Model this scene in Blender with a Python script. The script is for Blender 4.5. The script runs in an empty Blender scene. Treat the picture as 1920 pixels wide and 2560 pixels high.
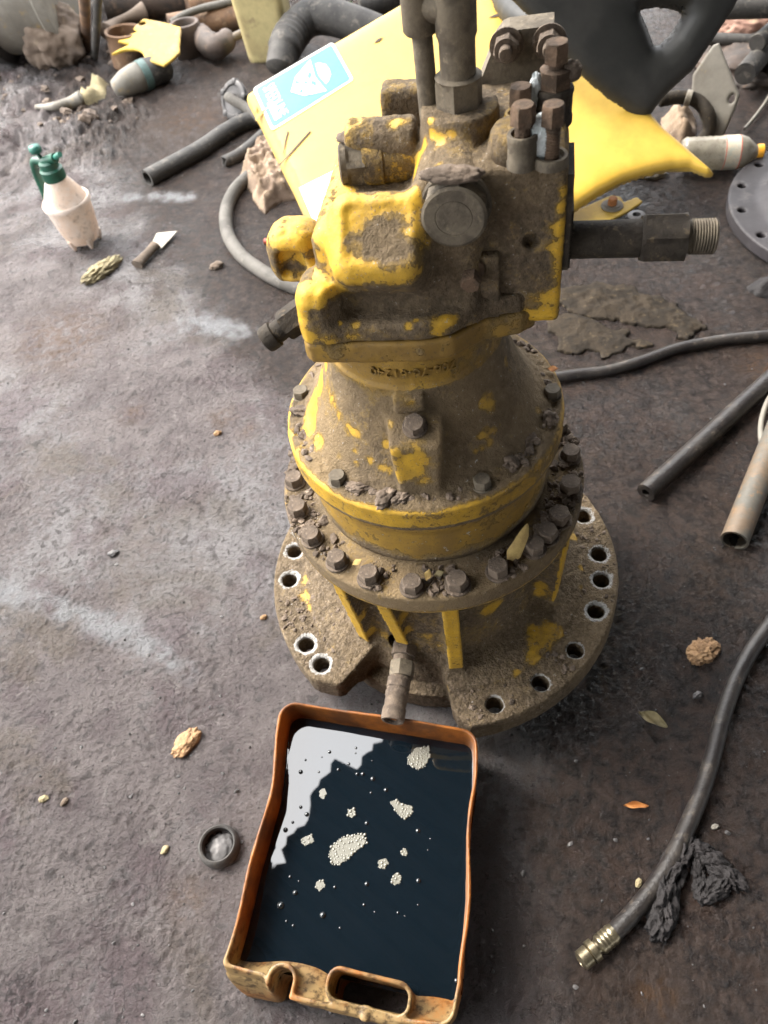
import bpy, math, random
import numpy as np
from mathutils import Vector, Matrix, noise as mnoise
from mathutils.bvhtree import BVHTree
from mathutils.geometry import tessellate_polygon

random.seed(7); RNG = np.random.default_rng(7)
SC = bpy.context.scene
COL = SC.collection
rad = math.radians

# ------------------------------------------------------------------ camera
FPX = 1923.0
PITCH, ROLL = rad(51.95), rad(-11.39)
CAM = np.array([-.067, -.621, 1.018])
_f = np.array([0, math.cos(PITCH), -math.sin(PITCH)]); _r = np.array([1., 0, 0]); _u = np.cross(_r, _f)
_c, _s = math.cos(ROLL), math.sin(ROLL)
CR, CU, CF = _r*_c + _u*_s, -_r*_s + _u*_c, _f
cd = bpy.data.cameras.new('camera'); cam = bpy.data.objects.new('camera', cd); COL.objects.link(cam)
cam.matrix_world = Matrix(((CR[0], CU[0], -CF[0], CAM[0]), (CR[1], CU[1], -CF[1], CAM[1]), (CR[2], CU[2], -CF[2], CAM[2]), (0, 0, 0, 1)))
cd.sensor_fit = 'VERTICAL'; cd.sensor_height = 36; cd.lens = 36*FPX/2560
cd.clip_start = .02; cd.clip_end = 500
cd.dof.use_dof = True; cd.dof.focus_distance = .84; cd.dof.aperture_fstop = 8
SC.camera = cam

# ------------------------------------------------------------------ light
SUN_EL, SUN_AZ = rad(46), rad(-52)        # azimuth from +y towards +x
w = bpy.data.worlds.new('World'); SC.world = w; w.use_nodes = True
nt = w.node_tree; bg = nt.nodes['Background']
sky = nt.nodes.new('ShaderNodeTexSky'); sky.sky_type = 'NISHITA'; sky.sun_disc = False
sky.sun_elevation = SUN_EL; sky.sun_rotation = SUN_AZ; sky.air_density = 1.0; sky.dust_density = 4.0; sky.ozone_density = 1.0
tcw = nt.nodes.new('ShaderNodeTexCoord'); sep = nt.nodes.new('ShaderNodeSeparateXYZ'); nt.links.new(tcw.outputs['Generated'], sep.inputs[0])
mr = nt.nodes.new('ShaderNodeMapRange'); nt.links.new(sep.outputs[2], mr.inputs[0]); mr.inputs[3].default_value = 1/3      # overcast: three times brighter overhead than at the horizon
cl = nt.nodes.new('ShaderNodeMix'); cl.data_type = 'RGBA'; nt.links.new(mr.outputs[0], cl.inputs[0]); cl.inputs[6].default_value = (0, 0, 0, 1); cl.inputs[7].default_value = (12.0, 12., 12.0, 1)
mxw = nt.nodes.new('ShaderNodeMix'); mxw.data_type = 'RGBA'; mxw.inputs[0].default_value = .8; nt.links.new(sky.outputs[0], mxw.inputs[6]); nt.links.new(cl.outputs[2], mxw.inputs[7])
nt.links.new(mxw.outputs[2], bg.inputs[0]); bg.inputs[1].default_value = .15
sl = bpy.data.lights.new('sun', 'SUN'); sun = bpy.data.objects.new('sun', sl); COL.objects.link(sun)
sl.energy = 1.1; sl.angle = rad(22); sl.color = (1, .95, .88)
sd = Vector((math.sin(SUN_AZ)*math.cos(SUN_EL), math.cos(SUN_AZ)*math.cos(SUN_EL), math.sin(SUN_EL)))
sun.rotation_euler = sd.to_track_quat('Z', 'Y').to_euler(); sun.location = sd*8
SC.view_settings.view_transform = 'Standard'; SC.view_settings.look = 'None'
SC.view_settings.exposure = 2.62; SC.view_settings.gamma = 1

# ------------------------------------------------------------------ geometry of the view (pixel of the photo -> point of the place)
def ray(x, y): return (x-960)/FPX*CR - (y-1280)/FPX*CU + CF
def at(x, y, z=0.):
    d = ray(x, y); return CAM + d*(z-CAM[2])/d[2]
def depth(p): return float((np.asarray(p)-CAM) @ CF)
def mpp(p): return depth(p)/FPX                       # metres per photo pixel at p
YAW = rad(-17.)
XL = np.array([math.cos(YAW), math.sin(YAW), 0]); YL = np.array([-math.sin(YAW), math.cos(YAW), 0]); ZL = np.array([0, 0, 1.])
def W(x, y, z): return x*XL + y*YL + z*ZL             # motor frame -> world
def aly(x, y, yl):
    d = ray(x, y); p = CAM + d*(yl-CAM@YL)/(d@YL); return np.array([p@XL, p@YL, p[2]])
def alz(x, y, z):
    p = at(x, y, z); return np.array([p@XL, p@YL, z])

# ------------------------------------------------------------------ noise
_perm = RNG.permutation(256).astype(np.int32); _perm = np.concatenate([_perm, _perm, _perm])
_grad = RNG.normal(size=(256, 3)).astype(np.float32); _grad /= np.linalg.norm(_grad, axis=1)[:, None]
def perlin(P):
    P = np.asarray(P, np.float32); I = np.floor(P).astype(np.int32); f = P-I; I &= 255
    u = f*f*f*(f*(f*6-15)+10); out = 0
    for dx in (0, 1):
        wx = u[:, 0] if dx else 1-u[:, 0]
        for dy in (0, 1):
            wy = u[:, 1] if dy else 1-u[:, 1]
            for dz in (0, 1):
                wz = u[:, 2] if dz else 1-u[:, 2]
                h = _perm[_perm[_perm[(I[:, 0]+dx) & 255]+((I[:, 1]+dy) & 255)]+((I[:, 2]+dz) & 255)]
                g = _grad[h]
                out = out + wx*wy*wz*(g[:, 0]*(f[:, 0]-dx)+g[:, 1]*(f[:, 1]-dy)+g[:, 2]*(f[:, 2]-dz))
    return out
def fbm(P, s, o=4, ridged=False, gain=.5):
    P = np.asarray(P, np.float32)*s; a, t, out = 1., 0., 0
    for k in range(o):
        n = perlin(P+17.3*k)
        if ridged: n = .5-2*np.abs(n)
        out = out+a*n; t += a; a *= gain; P = P*2.03
    return out/t
def sstep(a, b, x):
    t = np.clip((x-a)/(b-a), 0, 1); return t*t*(3-2*t)

# ------------------------------------------------------------------ meshes
def mesh_np(name, V, F, smooth=True):
    V = np.asarray(V, np.float32); F = np.asarray(F, np.int32); k = F.shape[1]
    me = bpy.data.meshes.new(name); me.vertices.add(len(V)); me.vertices.foreach_set('co', V.ravel())
    me.loops.add(F.size); me.loops.foreach_set('vertex_index', F.ravel())
    me.polygons.add(len(F)); me.polygons.foreach_set('loop_start', np.arange(len(F), dtype=np.int32)*k)
    try: me.polygons.foreach_set('loop_total', np.full(len(F), k, np.int32))
    except Exception: pass
    me.polygons.foreach_set('use_smooth', np.full(len(F), smooth, bool)); me.update(); me.validate(); return me
class MB:
    def __init__(s): s.v = []; s.f = []
    def add(s, V, F):
        o = len(s.v); s.v += [tuple(map(float, p)) for p in V]; s.f += [tuple(i+o for i in q) for q in F]; return s
    def mesh(s, name, smooth=True, sharp=None):
        me = bpy.data.meshes.new(name); me.from_pydata(s.v, [], s.f)
        me.polygons.foreach_set('use_smooth', [smooth]*len(me.polygons)); me.update()
        if smooth and sharp: me.set_sharp_from_angle(angle=rad(sharp))
        return me
def frame(axis, up=(0, 0, 1)):
    a = np.array(axis, float); a /= np.linalg.norm(a); u = np.array(up, float)
    if abs(a@u) > .95*np.linalg.norm(u): u = np.array([0, 1., 0]) if abs(a[1]) < .9 else np.array([1., 0, 0])
    x = np.cross(u, a); x /= np.linalg.norm(x); return x, np.cross(a, x), a
def lathe(prof, o=(0, 0, 0), axis=(0, 0, 1), n=32, hexa=None, phase=0., sub=0):
    """prof: [(r, h)...] along axis; hexa = set of profile rows shaped as a hexagon"""
    if sub:
        q = []
        for a, b in zip(prof[:-1], prof[1:]):
            m = max(1, int(math.hypot(b[0]-a[0], b[1]-a[1])/sub))
            q += [(a[0]+(b[0]-a[0])*i/m, a[1]+(b[1]-a[1])*i/m) for i in range(m)]
        prof = q+[prof[-1]]
    x, y, a = frame(axis); o = np.array(o, float); V = []; F = []
    for i, (r, h) in enumerate(prof):
        for k in range(n):
            t = 2*math.pi*k/n+phase; rr = r
            if hexa and i in hexa:
                s = ((t-phase) % (math.pi/3))-math.pi/6; rr = r*math.cos(math.pi/6)/math.cos(s)
            V.append(o+a*h+(x*math.cos(t)+y*math.sin(t))*rr)
    for i in range(len(prof)-1):
        for k in range(n):
            k2 = (k+1) % n; F.append((i*n+k, i*n+k2, (i+1)*n+k2, (i+1)*n+k))
    F.append(tuple(range(n))[::-1]); L = (len(prof)-1)*n; F.append(tuple(L+k for k in range(n)))
    return V, F
def spline(P, m=8):
    P = [np.array(p, float) for p in P]; P = [2*P[0]-P[1]]+P+[2*P[-1]-P[-2]]; out = []
    for i in range(1, len(P)-2):
        for k in range(m):
            t = k/m; a, b, c, d = P[i-1:i+3]
            out.append(.5*((2*b)+(c-a)*t+(2*a-5*b+4*c-d)*t*t+(3*b-a-3*c+d)*t**3))
    out.append(P[-2]); return out
def tube(P, r, n=16, hollow=(0, 0), wall=.72, rfun=None, jag=0):
    """swept tube; hollow ends get an inner wall"""
    P = [np.array(p, float) for p in P]; V = []; F = []; N = len(P); x = None; rings = []
    for i in range(N):
        t = P[min(i+1, N-1)]-P[max(i-1, 0)]; t /= np.linalg.norm(t)
        if x is None: x, y, _ = frame(t)
        else:
            x = x-t*(x@t); x /= np.linalg.norm(x); y = np.cross(t, x)
        rings.append((P[i], x.copy(), np.cross(t, x), t, (r if rfun is None else r*rfun(i/(N-1)))))
    seq = [(p, x, y, t, rr, 0) for p, x, y, t, rr in rings]
    if hollow[0]:
        p, x, y, t, rr = rings[0]; seq = [(p+t*rr*2.5, x, y, t, rr*wall, 0), (p, x, y, t, rr*wall, jag)]+[(p, x, y, t, rr, jag)]+seq[1:]
    if hollow[1]:
        p, x, y, t, rr = rings[-1]; seq = seq[:-1]+[(p, x, y, t, rr, jag), (p, x, y, t, rr*wall, jag), (p-t*rr*2.5, x, y, t, rr*wall, 0)]
    for p, x, y, t, rr, j in seq:
        for k in range(n):
            a = 2*math.pi*k/n; V.append(p+(x*math.cos(a)+y*math.sin(a))*rr+t*(j*rr*math.sin(3*a+1)*.5))
    for i in range(len(seq)-1):
        for k in range(n):
            k2 = (k+1) % n; F.append((i*n+k, i*n+k2, (i+1)*n+k2, (i+1)*n+k))
    F.append(tuple(range(n))[::-1]); L = (len(seq)-1)*n; F.append(tuple(L+k for k in range(n)))
    return V, F
_ICO = {}
def ico(sub):
    if sub not in _ICO:
        import bmesh
        b = bmesh.new(); bmesh.ops.create_icosphere(b, subdivisions=sub, radius=1); b.verts.ensure_lookup_table()
        _ICO[sub] = (np.array([v.co[:] for v in b.verts]), np.array([[v.index for v in f.verts] for f in b.faces])); b.free()
    return _ICO[sub]
def lump(c, size, rot=0., amp=.25, freq=1.5, ridged=False, sub=4, seed=0., flat=None, detail=.08, oct=3):
    V, F = ico(sub); S = np.array(size, float)
    n = fbm(V+seed*3.1, freq, oct, ridged); n2 = fbm(V+seed+9, freq*6, 2, ridged)
    V = V*(1+amp*n*2+detail*n2*2)[:, None]*S
    if flat is not None: V[:, 2] = np.maximum(V[:, 2], flat*S[2])
    cs, sn = math.cos(rot), math.sin(rot)
    V = np.stack([V[:, 0]*cs-V[:, 1]*sn, V[:, 0]*sn+V[:, 1]*cs, V[:, 2]], 1)+np.array(c)
    return V, F
def surface_nets(D, o, h):
    """naive surface nets: D grid of distances, o origin, h cell; returns verts, quads"""
    nx, ny, nz = D.shape; S = D < 0
    C = np.zeros((nx-1, ny-1, nz-1), np.uint8)
    for i in (0, 1):
        for j in (0, 1):
            for k in (0, 1): C += S[i:nx-1+i, j:ny-1+j, k:nz-1+k]
    A = np.argwhere((C > 0) & (C < 8)); idx = -np.ones(C.shape, np.int32); idx[tuple(A.T)] = np.arange(len(A))
    acc = np.zeros((len(A), 3), np.float32); cnt = np.zeros(len(A), np.float32)
    cor = [(i, j, k) for i in (0, 1) for j in (0, 1) for k in (0, 1)]
    val = {c: D[A[:, 0]+c[0], A[:, 1]+c[1], A[:, 2]+c[2]] for c in cor}
    for c in cor:
        for ax in range(3):
            if c[ax] == 0:
                e = list(c); e[ax] = 1; e = tuple(e); a, b = val[c], val[e]; m = (a < 0) != (b < 0)
                t = np.where(m, a/np.where(m, a-b, 1), 0); p = np.zeros((len(A), 3), np.float32)
                p[:] = c; p[:, ax] += t; acc += p*m[:, None]; cnt += m
    V = (A+acc/np.maximum(cnt, 1)[:, None])*h+np.array(o, np.float32)
    Q = []
    for ax in range(3):
        sl0 = [slice(None)]*3; sl1 = [slice(None)]*3; sl0[ax] = slice(0, -1); sl1[ax] = slice(1, None)
        E = S[tuple(sl0)] != S[tuple(sl1)]; P = np.argwhere(E); b, c = (ax+1) % 3, (ax+2) % 3
        ok = (P[:, b] > 0) & (P[:, c] > 0) & (P[:, b] < D.shape[b]-1) & (P[:, c] < D.shape[c]-1); P = P[ok]
        s = S[tuple(P.T)]; q = []
        for db, dc in ((1, 1), (0, 1), (0, 0), (1, 0)):
            R = P.copy(); R[:, b] -= db; R[:, c] -= dc; q.append(idx[tuple(R.T)])
        q = np.stack(q, 1); q[~s] = q[~s][:, ::-1]; Q.append(q)
    return V, np.concatenate(Q)
def grid(lo, hi, h):
    ax = [np.arange(a, b+h, h, dtype=np.float32) for a, b in zip(lo, hi)]
    return np.meshgrid(*ax, indexing='ij', sparse=True)
def smin(a, b, k):
    t = np.clip(.5+.5*(b-a)/k, 0, 1); return b+(a-b)*t-k*t*(1-t)
def smax(a, b, k): return -smin(-a, -b, k)
def sbox(X, Y, Z, c, hf, r=0.):
    qx, qy, qz = np.abs(X-c[0])-hf[0]+r, np.abs(Y-c[1])-hf[1]+r, np.abs(Z-c[2])-hf[2]+r
    return np.sqrt(np.maximum(qx, 0)**2+np.maximum(qy, 0)**2+np.maximum(qz, 0)**2)+np.minimum(np.maximum(np.maximum(qx, qy), qz), 0)-r
def scyl(X, Y, Z, c, ax, hl, R, r=0.):
    a = (X-c[0], Y-c[1], Z-c[2]); h = np.abs(a[ax])-hl+r; p = [a[i] for i in range(3) if i != ax]
    d = np.sqrt(p[0]**2+p[1]**2)-R+r
    return np.sqrt(np.maximum(h, 0)**2+np.maximum(d, 0)**2)+np.minimum(np.maximum(h, d), 0)-r
def spoly(X, Y, P):
    P = np.asarray(P, np.float32); d = None; ins = None; n = len(P)
    for i in range(n):
        a, b = P[i], P[(i+1) % n]; e = b-a; wx, wy = X-a[0], Y-a[1]
        t = np.clip((wx*e[0]+wy*e[1])/max(float(e@e), 1e-12), 0, 1); q = (wx-e[0]*t)**2+(wy-e[1]*t)**2
        d = q if d is None else np.minimum(d, q)
        c1 = (Y >= a[1]) & (Y < b[1]) & (e[0]*wy < e[1]*wx); c2 = (Y < a[1]) & (Y >= b[1]) & (e[0]*wy > e[1]*wx)
        x = c1 | c2; ins = x if ins is None else ins ^ x
    return np.where(ins, -1, 1)*np.sqrt(d)
def vnormals(V, F):
    a = V[F[:, 2]]-V[F[:, 0]]; b = V[F[:, 3]]-V[F[:, 1]]; n = np.cross(a, b); N = np.zeros_like(V)
    for k in range(4): 
        for c in range(3): N[:, c] += np.bincount(F[:, k], n[:, c], len(V))
    return N/np.maximum(np.linalg.norm(N, axis=1), 1e-12)[:, None]

# ------------------------------------------------------------------ things and parts
def tag(o, label=None, cat=None, group=None, kind=None):
    for k, v in (('label', label), ('category', cat), ('group', group), ('kind', kind)):
        if v: o[k] = v
    return o
def thing(name, label, cat, loc, group=None):
    o = bpy.data.objects.new(name, None); COL.objects.link(o); o.location = Vector([float(c) for c in loc]); o.empty_display_size = .05
    return tag(o, label, cat, group)
def origin(o):
    p = Vector((0, 0, 0))
    while o is not None: p = p+o.location; o = o.parent
    return p
def obj(name, me, mat, parent=None, M=None, **kw):
    """mesh given in world coordinates (or local with M); as a child it keeps its place"""
    o = bpy.data.objects.new(name, me); COL.objects.link(o)
    if mat is not None and not me.materials: me.materials.append(mat)
    if M is not None: o.matrix_basis = M
    if parent is not None:
        o.parent = parent; r = parent
        while r.parent is not None: r = r.parent
        base = Matrix.Translation(r.location)
        if parent is not r: base = base @ parent.matrix_parent_inverse @ parent.matrix_basis
        o.matrix_parent_inverse = base.inverted()
    return tag(o, **kw)
def solo(name, me, mat, label, cat, group=None):
    """a thing that is one mesh: its origin goes to the middle of its base"""
    n = len(me.vertices); co = np.empty(n*3, np.float32); me.vertices.foreach_get('co', co); co = co.reshape(-1, 3)
    c = (co.min(0)+co.max(0))/2; c[2] = co[:, 2].min(); me.vertices.foreach_set('co', (co-c).ravel()); me.update()
    o = obj(name, me, mat); o.location = Vector([float(x) for x in c]); return tag(o, label, cat, group)
def attr(me, name, vals):
    a = me.attributes.get(name) or me.attributes.new(name, 'FLOAT', 'POINT'); a.data.foreach_set('value', np.asarray(vals, np.float32))

# ------------------------------------------------------------------ materials
def nodes(name):
    m = bpy.data.materials.new(name); m.use_nodes = True; t = m.node_tree; return m, t, t.nodes['Principled BSDF']
def nd(t, typ, **kw):
    n = t.nodes.new(typ)
    for k, v in kw.items():
        if k.startswith('i_'):
            key = k[2:]; n.inputs[int(key) if key.isdigit() else key.replace('_', ' ')].default_value = v
        else: setattr(n, k, v)
    return n
def math_(t, op, a, b=None, c=None, clamp=False):
    n = t.nodes.new('ShaderNodeMath'); n.operation = op; n.use_clamp = clamp
    for i, v in enumerate((a, b, c)):
        if v is None: continue
        if isinstance(v, (int, float)): n.inputs[i].default_value = v
        else: t.links.new(v, n.inputs[i])
    return n.outputs[0]
def noise_(t, vec, scale, detail=4, rough=.55, dist=0.):
    n = nd(t, 'ShaderNodeTexNoise'); n.inputs['Scale'].default_value = scale; n.inputs['Detail'].default_value = detail
    n.inputs['Roughness'].default_value = rough; n.inputs['Distortion'].default_value = dist
    t.links.new(vec, n.inputs['Vector']); return n.outputs['Fac']
def mix_(t, f, a, b):
    n = t.nodes.new('ShaderNodeMix'); n.data_type = 'RGBA'
    for i, v in ((0, f), (6, a), (7, b)):
        if isinstance(v, (int, float)): n.inputs[i].default_value = v
        elif isinstance(v, tuple): n.inputs[i].default_value = (*v[:3], 1)
        else: t.links.new(v, n.inputs[i])
    return n.outputs[2]
def ramp(t, f, a, b):
    n = t.nodes.new('ShaderNodeMapRange'); n.interpolation_type = 'SMOOTHSTEP'
    t.links.new(f, n.inputs[0]); n.inputs[1].default_value = a; n.inputs[2].default_value = b; return n.outputs[0]
def bump_(t, h, strength, dist, prev=None):
    n = t.nodes.new('ShaderNodeBump'); n.inputs['Strength'].default_value = strength; n.inputs['Distance'].default_value = dist
    t.links.new(h, n.inputs['Height'])
    if prev is not None: t.links.new(prev, n.inputs['Normal'])
    return n.outputs[0]
def coords(t): return t.nodes.new('ShaderNodeTexCoord').outputs['Object']
def mat(name, c1, c2=None, c3=None, scale=20., rough=.7, rough2=None, bump=.4, bd=.002, metal=0., bs=None, spec=.5, thr=(.42, .6), thr3=(.56, .66)):
    m, t, p = nodes(name); v = coords(t); n1 = noise_(t, v, scale, 6, .62); n2 = noise_(t, v, (bs or scale*6), 5, .65)
    col = mix_(t, ramp(t, n1, *thr), c1, c2 or c1)
    if c3: col = mix_(t, ramp(t, noise_(t, v, scale*2.3, 7, .7), *thr3), col, c3)
    col = mix_(t, math_(t, 'MULTIPLY', ramp(t, n2, .3, .75), .35), col, tuple(x*.45 for x in c1[:3]))
    t.links.new(col, p.inputs['Base Color']); p.inputs['Metallic'].default_value = metal
    r = math_(t, 'ADD', rough, math_(t, 'MULTIPLY', math_(t, 'SUBTRACT', n1, .5), (rough2 if rough2 is not None else .25)), clamp=True)
    t.links.new(r, p.inputs['Roughness']); p.inputs['Specular IOR Level'].default_value = spec
    b = bump_(t, n2, bump, bd); t.links.new(b, p.inputs['Normal']); return m
YEL = (.54, .325, .026); MUD = (.135, .100, .062); MUD2 = (.058, .043, .027); MUD3 = (.24, .185, .125)
def worn(name, film=.0, base=0., mudscale=26., grain=.10, tan=.25, thin=.55):
    """chipped yellow paint under caked mud; point attribute 'wear' > 0 bares the paint, < 0 cakes it; 'bare' shows scraped metal"""
    m, t, p = nodes(name); v = coords(t)
    a = nd(t, 'ShaderNodeAttribute', attribute_name='wear').outputs['Fac']
    ba = nd(t, 'ShaderNodeAttribute', attribute_name='bare').outputs['Fac']; fa = nd(t, 'ShaderNodeAttribute', attribute_name='film').outputs['Fac']
    vo = nd(t, 'ShaderNodeTexVoronoi'); vo.inputs['Scale'].default_value = 330; t.links.new(v, vo.inputs['Vector']); vo.inputs['Randomness'].default_value = 1
    sepc = nd(t, 'ShaderNodeSeparateColor'); t.links.new(vo.outputs['Color'], sepc.inputs[0]); vd = vo.outputs['Distance']
    n1 = noise_(t, v, mudscale, 8, .68, .3); n2 = noise_(t, v, mudscale*5, 6, .7); n3 = noise_(t, v, mudscale*18, 4, .7); n4 = noise_(t, v, 7., 3, .5)
    s = math_(t, 'ADD', math_(t, 'ADD', math_(t, 'MULTIPLY', math_(t, 'SUBTRACT', n1, .5), 2.6), math_(t, 'MULTIPLY', math_(t, 'SUBTRACT', n2, .5), 1.7)), math_(t, 'ADD', a, base))
    paint = ramp(t, s, -.04, .06)
    chips = math_(t, 'MULTIPLY', ramp(t, n3, .56, .64), ramp(t, n2, .42, .56))
    mud = mix_(t, ramp(t, n2, .35, .68), MUD2, MUD); mud = mix_(t, math_(t, 'MULTIPLY', ramp(t, n1, .52, .72), .6), mud, MUD3)
    mud = mix_(t, math_(t, 'MULTIPLY', ramp(t, n3, .5, .75), .5), mud, MUD2)
    mud = mix_(t, math_(t, 'MULTIPLY', ramp(t, sepc.outputs[0], .55, 1.), grain), mud, (.34, .265, .20)); mud = mix_(t, math_(t, 'MULTIPLY', ramp(t, sepc.outputs[1], .6, 1.), grain), mud, (.045, .032, .022))
    mud = mix_(t, math_(t, 'MULTIPLY', ramp(t, n4, .3, .7), tan), mud, (.29, .205, .105))
    ye = mix_(t, math_(t, 'MULTIPLY', ramp(t, n2, .4, .7), .5), YEL, (.36, .20, .022))
    fl = math_(t, 'ADD', math_(t, 'MULTIPLY', ramp(t, s, .6, .05), .5), math_(t, 'ADD', fa, film), clamp=True)
    ye = mix_(t, math_(t, 'MULTIPLY', fl, ramp(t, n1, .1, .62)), ye, (.19, .115, .03))
    ye = mix_(t, math_(t, 'MULTIPLY', chips, .9), ye, (.07, .05, .03))
    mud = mix_(t, math_(t, 'MULTIPLY', ramp(t, s, -.50, -.04), thin), mud, (.26, .165, .035))
    col = mix_(t, paint, mud, ye)
    bm = ramp(t, math_(t, 'ADD', math_(t, 'SUBTRACT', ba, .5), math_(t, 'MULTIPLY', math_(t, 'ADD', math_(t, 'SUBTRACT', n2, .5), math_(t, 'SUBTRACT', n3, .5)), 2.2)), -.05, .12)
    col = mix_(t, bm, col, mix_(t, n3, (.17, .16, .14), (.50, .49, .47)))
    t.links.new(col, p.inputs['Base Color'])
    t.links.new(math_(t, 'SUBTRACT', .93, math_(t, 'MULTIPLY', paint, .38)), p.inputs['Roughness'])
    p.inputs['Specular IOR Level'].default_value = .35
    h = math_(t, 'ADD', math_(t, 'MULTIPLY', paint, -.35), math_(t, 'MULTIPLY', math_(t, 'MULTIPLY', math_(t, 'SUBTRACT', 1.15, paint), 1.), math_(t, 'SUBTRACT', math_(t, 'ADD', n2, math_(t, 'MULTIPLY', n3, .7)), math_(t, 'MULTIPLY', vd, grain*2.2))))
    t.links.new(bump_(t, h, .75, .0035), p.inputs['Normal']); return m
M_HOUS = worn('worn_yellow_casting'); M_COVER = worn('worn_yellow_cover', .12, 0., 26., .08, .55); M_FILM = worn('grimy_yellow_paint', 1.0, .25, 14.); M_BASE = worn('mud_caked_base', .2, 0., 26., .24, .25, .35)
M_STEEL = mat('grimy_steel', (.15, .125, .09), (.085, .07, .052), (.20, .165, .115), 40, .78, bump=.6, bd=.0015, metal=.1, spec=.3)
M_MUDBOLT = mat('mud_caked_bolt', (.14, .105, .075), (.08, .06, .045), (.21, .165, .125), 60, .9, bump=.8, bd=.002)
M_RUSTBOLT = mat('brown_bolt', (.13, .085, .055), (.07, .05, .035), (.19, .13, .085), 60, .85, bump=.8, bd=.002, spec=.25)
M_DIRT = mat('dry_dirt', (.16, .12, .088), (.09, .068, .05), (.26, .20, .15), 35, .95, bump=.8, bd=.002)
M_DARK = mat('dark_greasy_pipe', (.040, .032, .023), (.026, .021, .016), (.095, .072, .045), 50, .8, bump=.7, bd=.0018, spec=.25)
M_RUBBER = mat('dusty_rubber', (.050, .046, .041), (.030, .028, .026), (.13, .115, .095), 16, .75, bump=.6, bd=.002, thr3=(.52, .68))
M_HOSE = mat('oily_rubber', (.018, .015, .014), (.034, .029, .025), (.10, .082, .065), 24, .45, bump=.6, bd=.002, thr3=(.54, .70))
M_GHOSE = mat('grey_rubber', (.105, .096, .082), (.065, .059, .05), (.16, .145, .12), 14, .8, bump=.6, bd=.002)
M_RUST = mat('rusty_steel', (.17, .095, .05), (.09, .055, .035), (.26, .17, .10), 14, .8, bump=.5, bd=.002)
M_DKRUST = mat('dark_rust', (.07, .048, .036), (.04, .032, .027), (.12, .08, .055), 12, .75, bump=.5, bd=.002)
M_RTUBE = mat('rust_streaked_tube', (.14, .10, .065), (.10, .095, .08), (.22, .13, .065), 22, .6, bump=.3, bd=.001, metal=.2)
M_GREY = mat('weathered_grey_steel', (.20, .185, .155), (.15, .135, .11), (.27, .20, .10), 7, .75, bump=.3, bd=.002)
M_DULL = mat('dull_iron', (.075, .07, .068), (.05, .047, .045), (.11, .10, .095), 10, .5, bump=.4, bd=.0015, metal=.2)
M_PANEL = mat('sun_faded_yellow_panel', (.54, .335, .040), (.57, .365, .055), (.48, .285, .036), 3, .45, .15, bump=.06, bd=.001)
M_PEDGE = mat('scuffed_yellow_edge', (.52, .34, .07), (.30, .21, .07), (.16, .12, .07), 18, .7, bump=.3, bd=.001, thr3=(.58, .68))
M_YSCRAP = mat('flaking_yellow_steel', (.58, .38, .05), (.40, .27, .06), (.20, .15, .09), 7, .7, bump=.4, bd=.002)
M_BLACKP = mat('black_plastic', (.020, .020, .018), (.030, .029, .026), None, 8, .52, .12, bump=.08, bd=.001, spec=.3)
M_BLUE = mat('blue_print', (.022, .155, .42), (.033, .19, .45), None, 20, .4, bump=.03, bd=.0003)
M_WHITE = mat('white_print', (.66, .66, .63), (.58, .58, .53), None, 30, .45, bump=.03, bd=.0003)
M_PALEBL = mat('pale_label', (.62, .74, .72), (.52, .64, .62), (.66, .76, .74), 14, .45, bump=.05, bd=.0003)
M_CLOTH = mat('brown_cloth', (.25, .18, .12), (.15, .105, .075), (.33, .26, .19), 22, .95, bump=.6, bd=.002, bs=160)
M_SACK = mat('muddy_sack', (.15, .11, .08), (.10, .075, .058), (.22, .17, .12), 6, .85, bump=.4, bd=.003)
M_PINK = mat('faded_pink_sack', (.33, .19, .14), (.24, .15, .11), (.36, .29, .18), 8, .85, bump=.3, bd=.003)
M_BRAG = mat('oil_soaked_rag', (.016, .014, .014), (.03, .026, .026), None, 30, .7, bump=.8, bd=.003, spec=.3)
M_GREEN = mat('green_plastic', (.008, .085, .05), (.006, .06, .036), None, 20, .4, bump=.05, bd=.0005)
M_TEAL = mat('teal_plastic', (.03, .17, .12), (.02, .12, .09), None, 20, .4, bump=.05, bd=.0005)
M_CORK = mat('yellowish_lump', (.30, .25, .14), (.20, .165, .095), (.36, .33, .21), 40, .9, bump=.6, bd=.003)
M_CLOD = mat('ochre_clod', (.36, .22, .11), (.24, .14, .075), (.46, .31, .18), 50, .95, bump=.6, bd=.003)
M_BEIGE = mat('stained_beige_plastic', (.50, .42, .20), (.42, .34, .16), (.32, .25, .13), 9, .6, bump=.15, bd=.001)
M_LEAFG = mat('dull_leaf', (.20, .16, .075), (.15, .125, .06), None, 60, .7, bump=.2, bd=.001)
M_LEAFO = mat('orange_leaf', (.45, .19, .05), (.33, .13, .035), None, 60, .7, bump=.2, bd=.001)
M_LEAFY = mat('dry_yellow_leaf', (.50, .36, .13), (.38, .26, .10), None, 60, .8, bump=.2, bd=.001)
M_ORANGE = mat('orange_plastic', (.75, .36, .02), (.68, .30, .02), None, 30, .4, bump=.05, bd=.0005)
M_RED = mat('red_wire', (.35, .06, .03), (.25, .05, .03), None, 30, .6, bump=.05, bd=.0005)
M_LABEL = mat('printed_label', (.62, .55, .42), (.50, .50, .42), (.66, .50, .36), 60, .4, bump=.03, bd=.0003)
M_BLADE = mat('scraper_blade', (.30, .27, .22), (.20, .175, .14), (.38, .35, .28), 40, .5, bump=.2, bd=.0005, metal=.3)
M_BRASS = mat('plated_fitting', (.33, .285, .19), (.20, .17, .115), (.12, .10, .07), 70, .32, bump=.3, bd=.0006, metal=.85)
M_FILMW = mat('crinkled_film', (.62, .66, .66), (.45, .50, .50), None, 90, .25, bump=.6, bd=.002)
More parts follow.
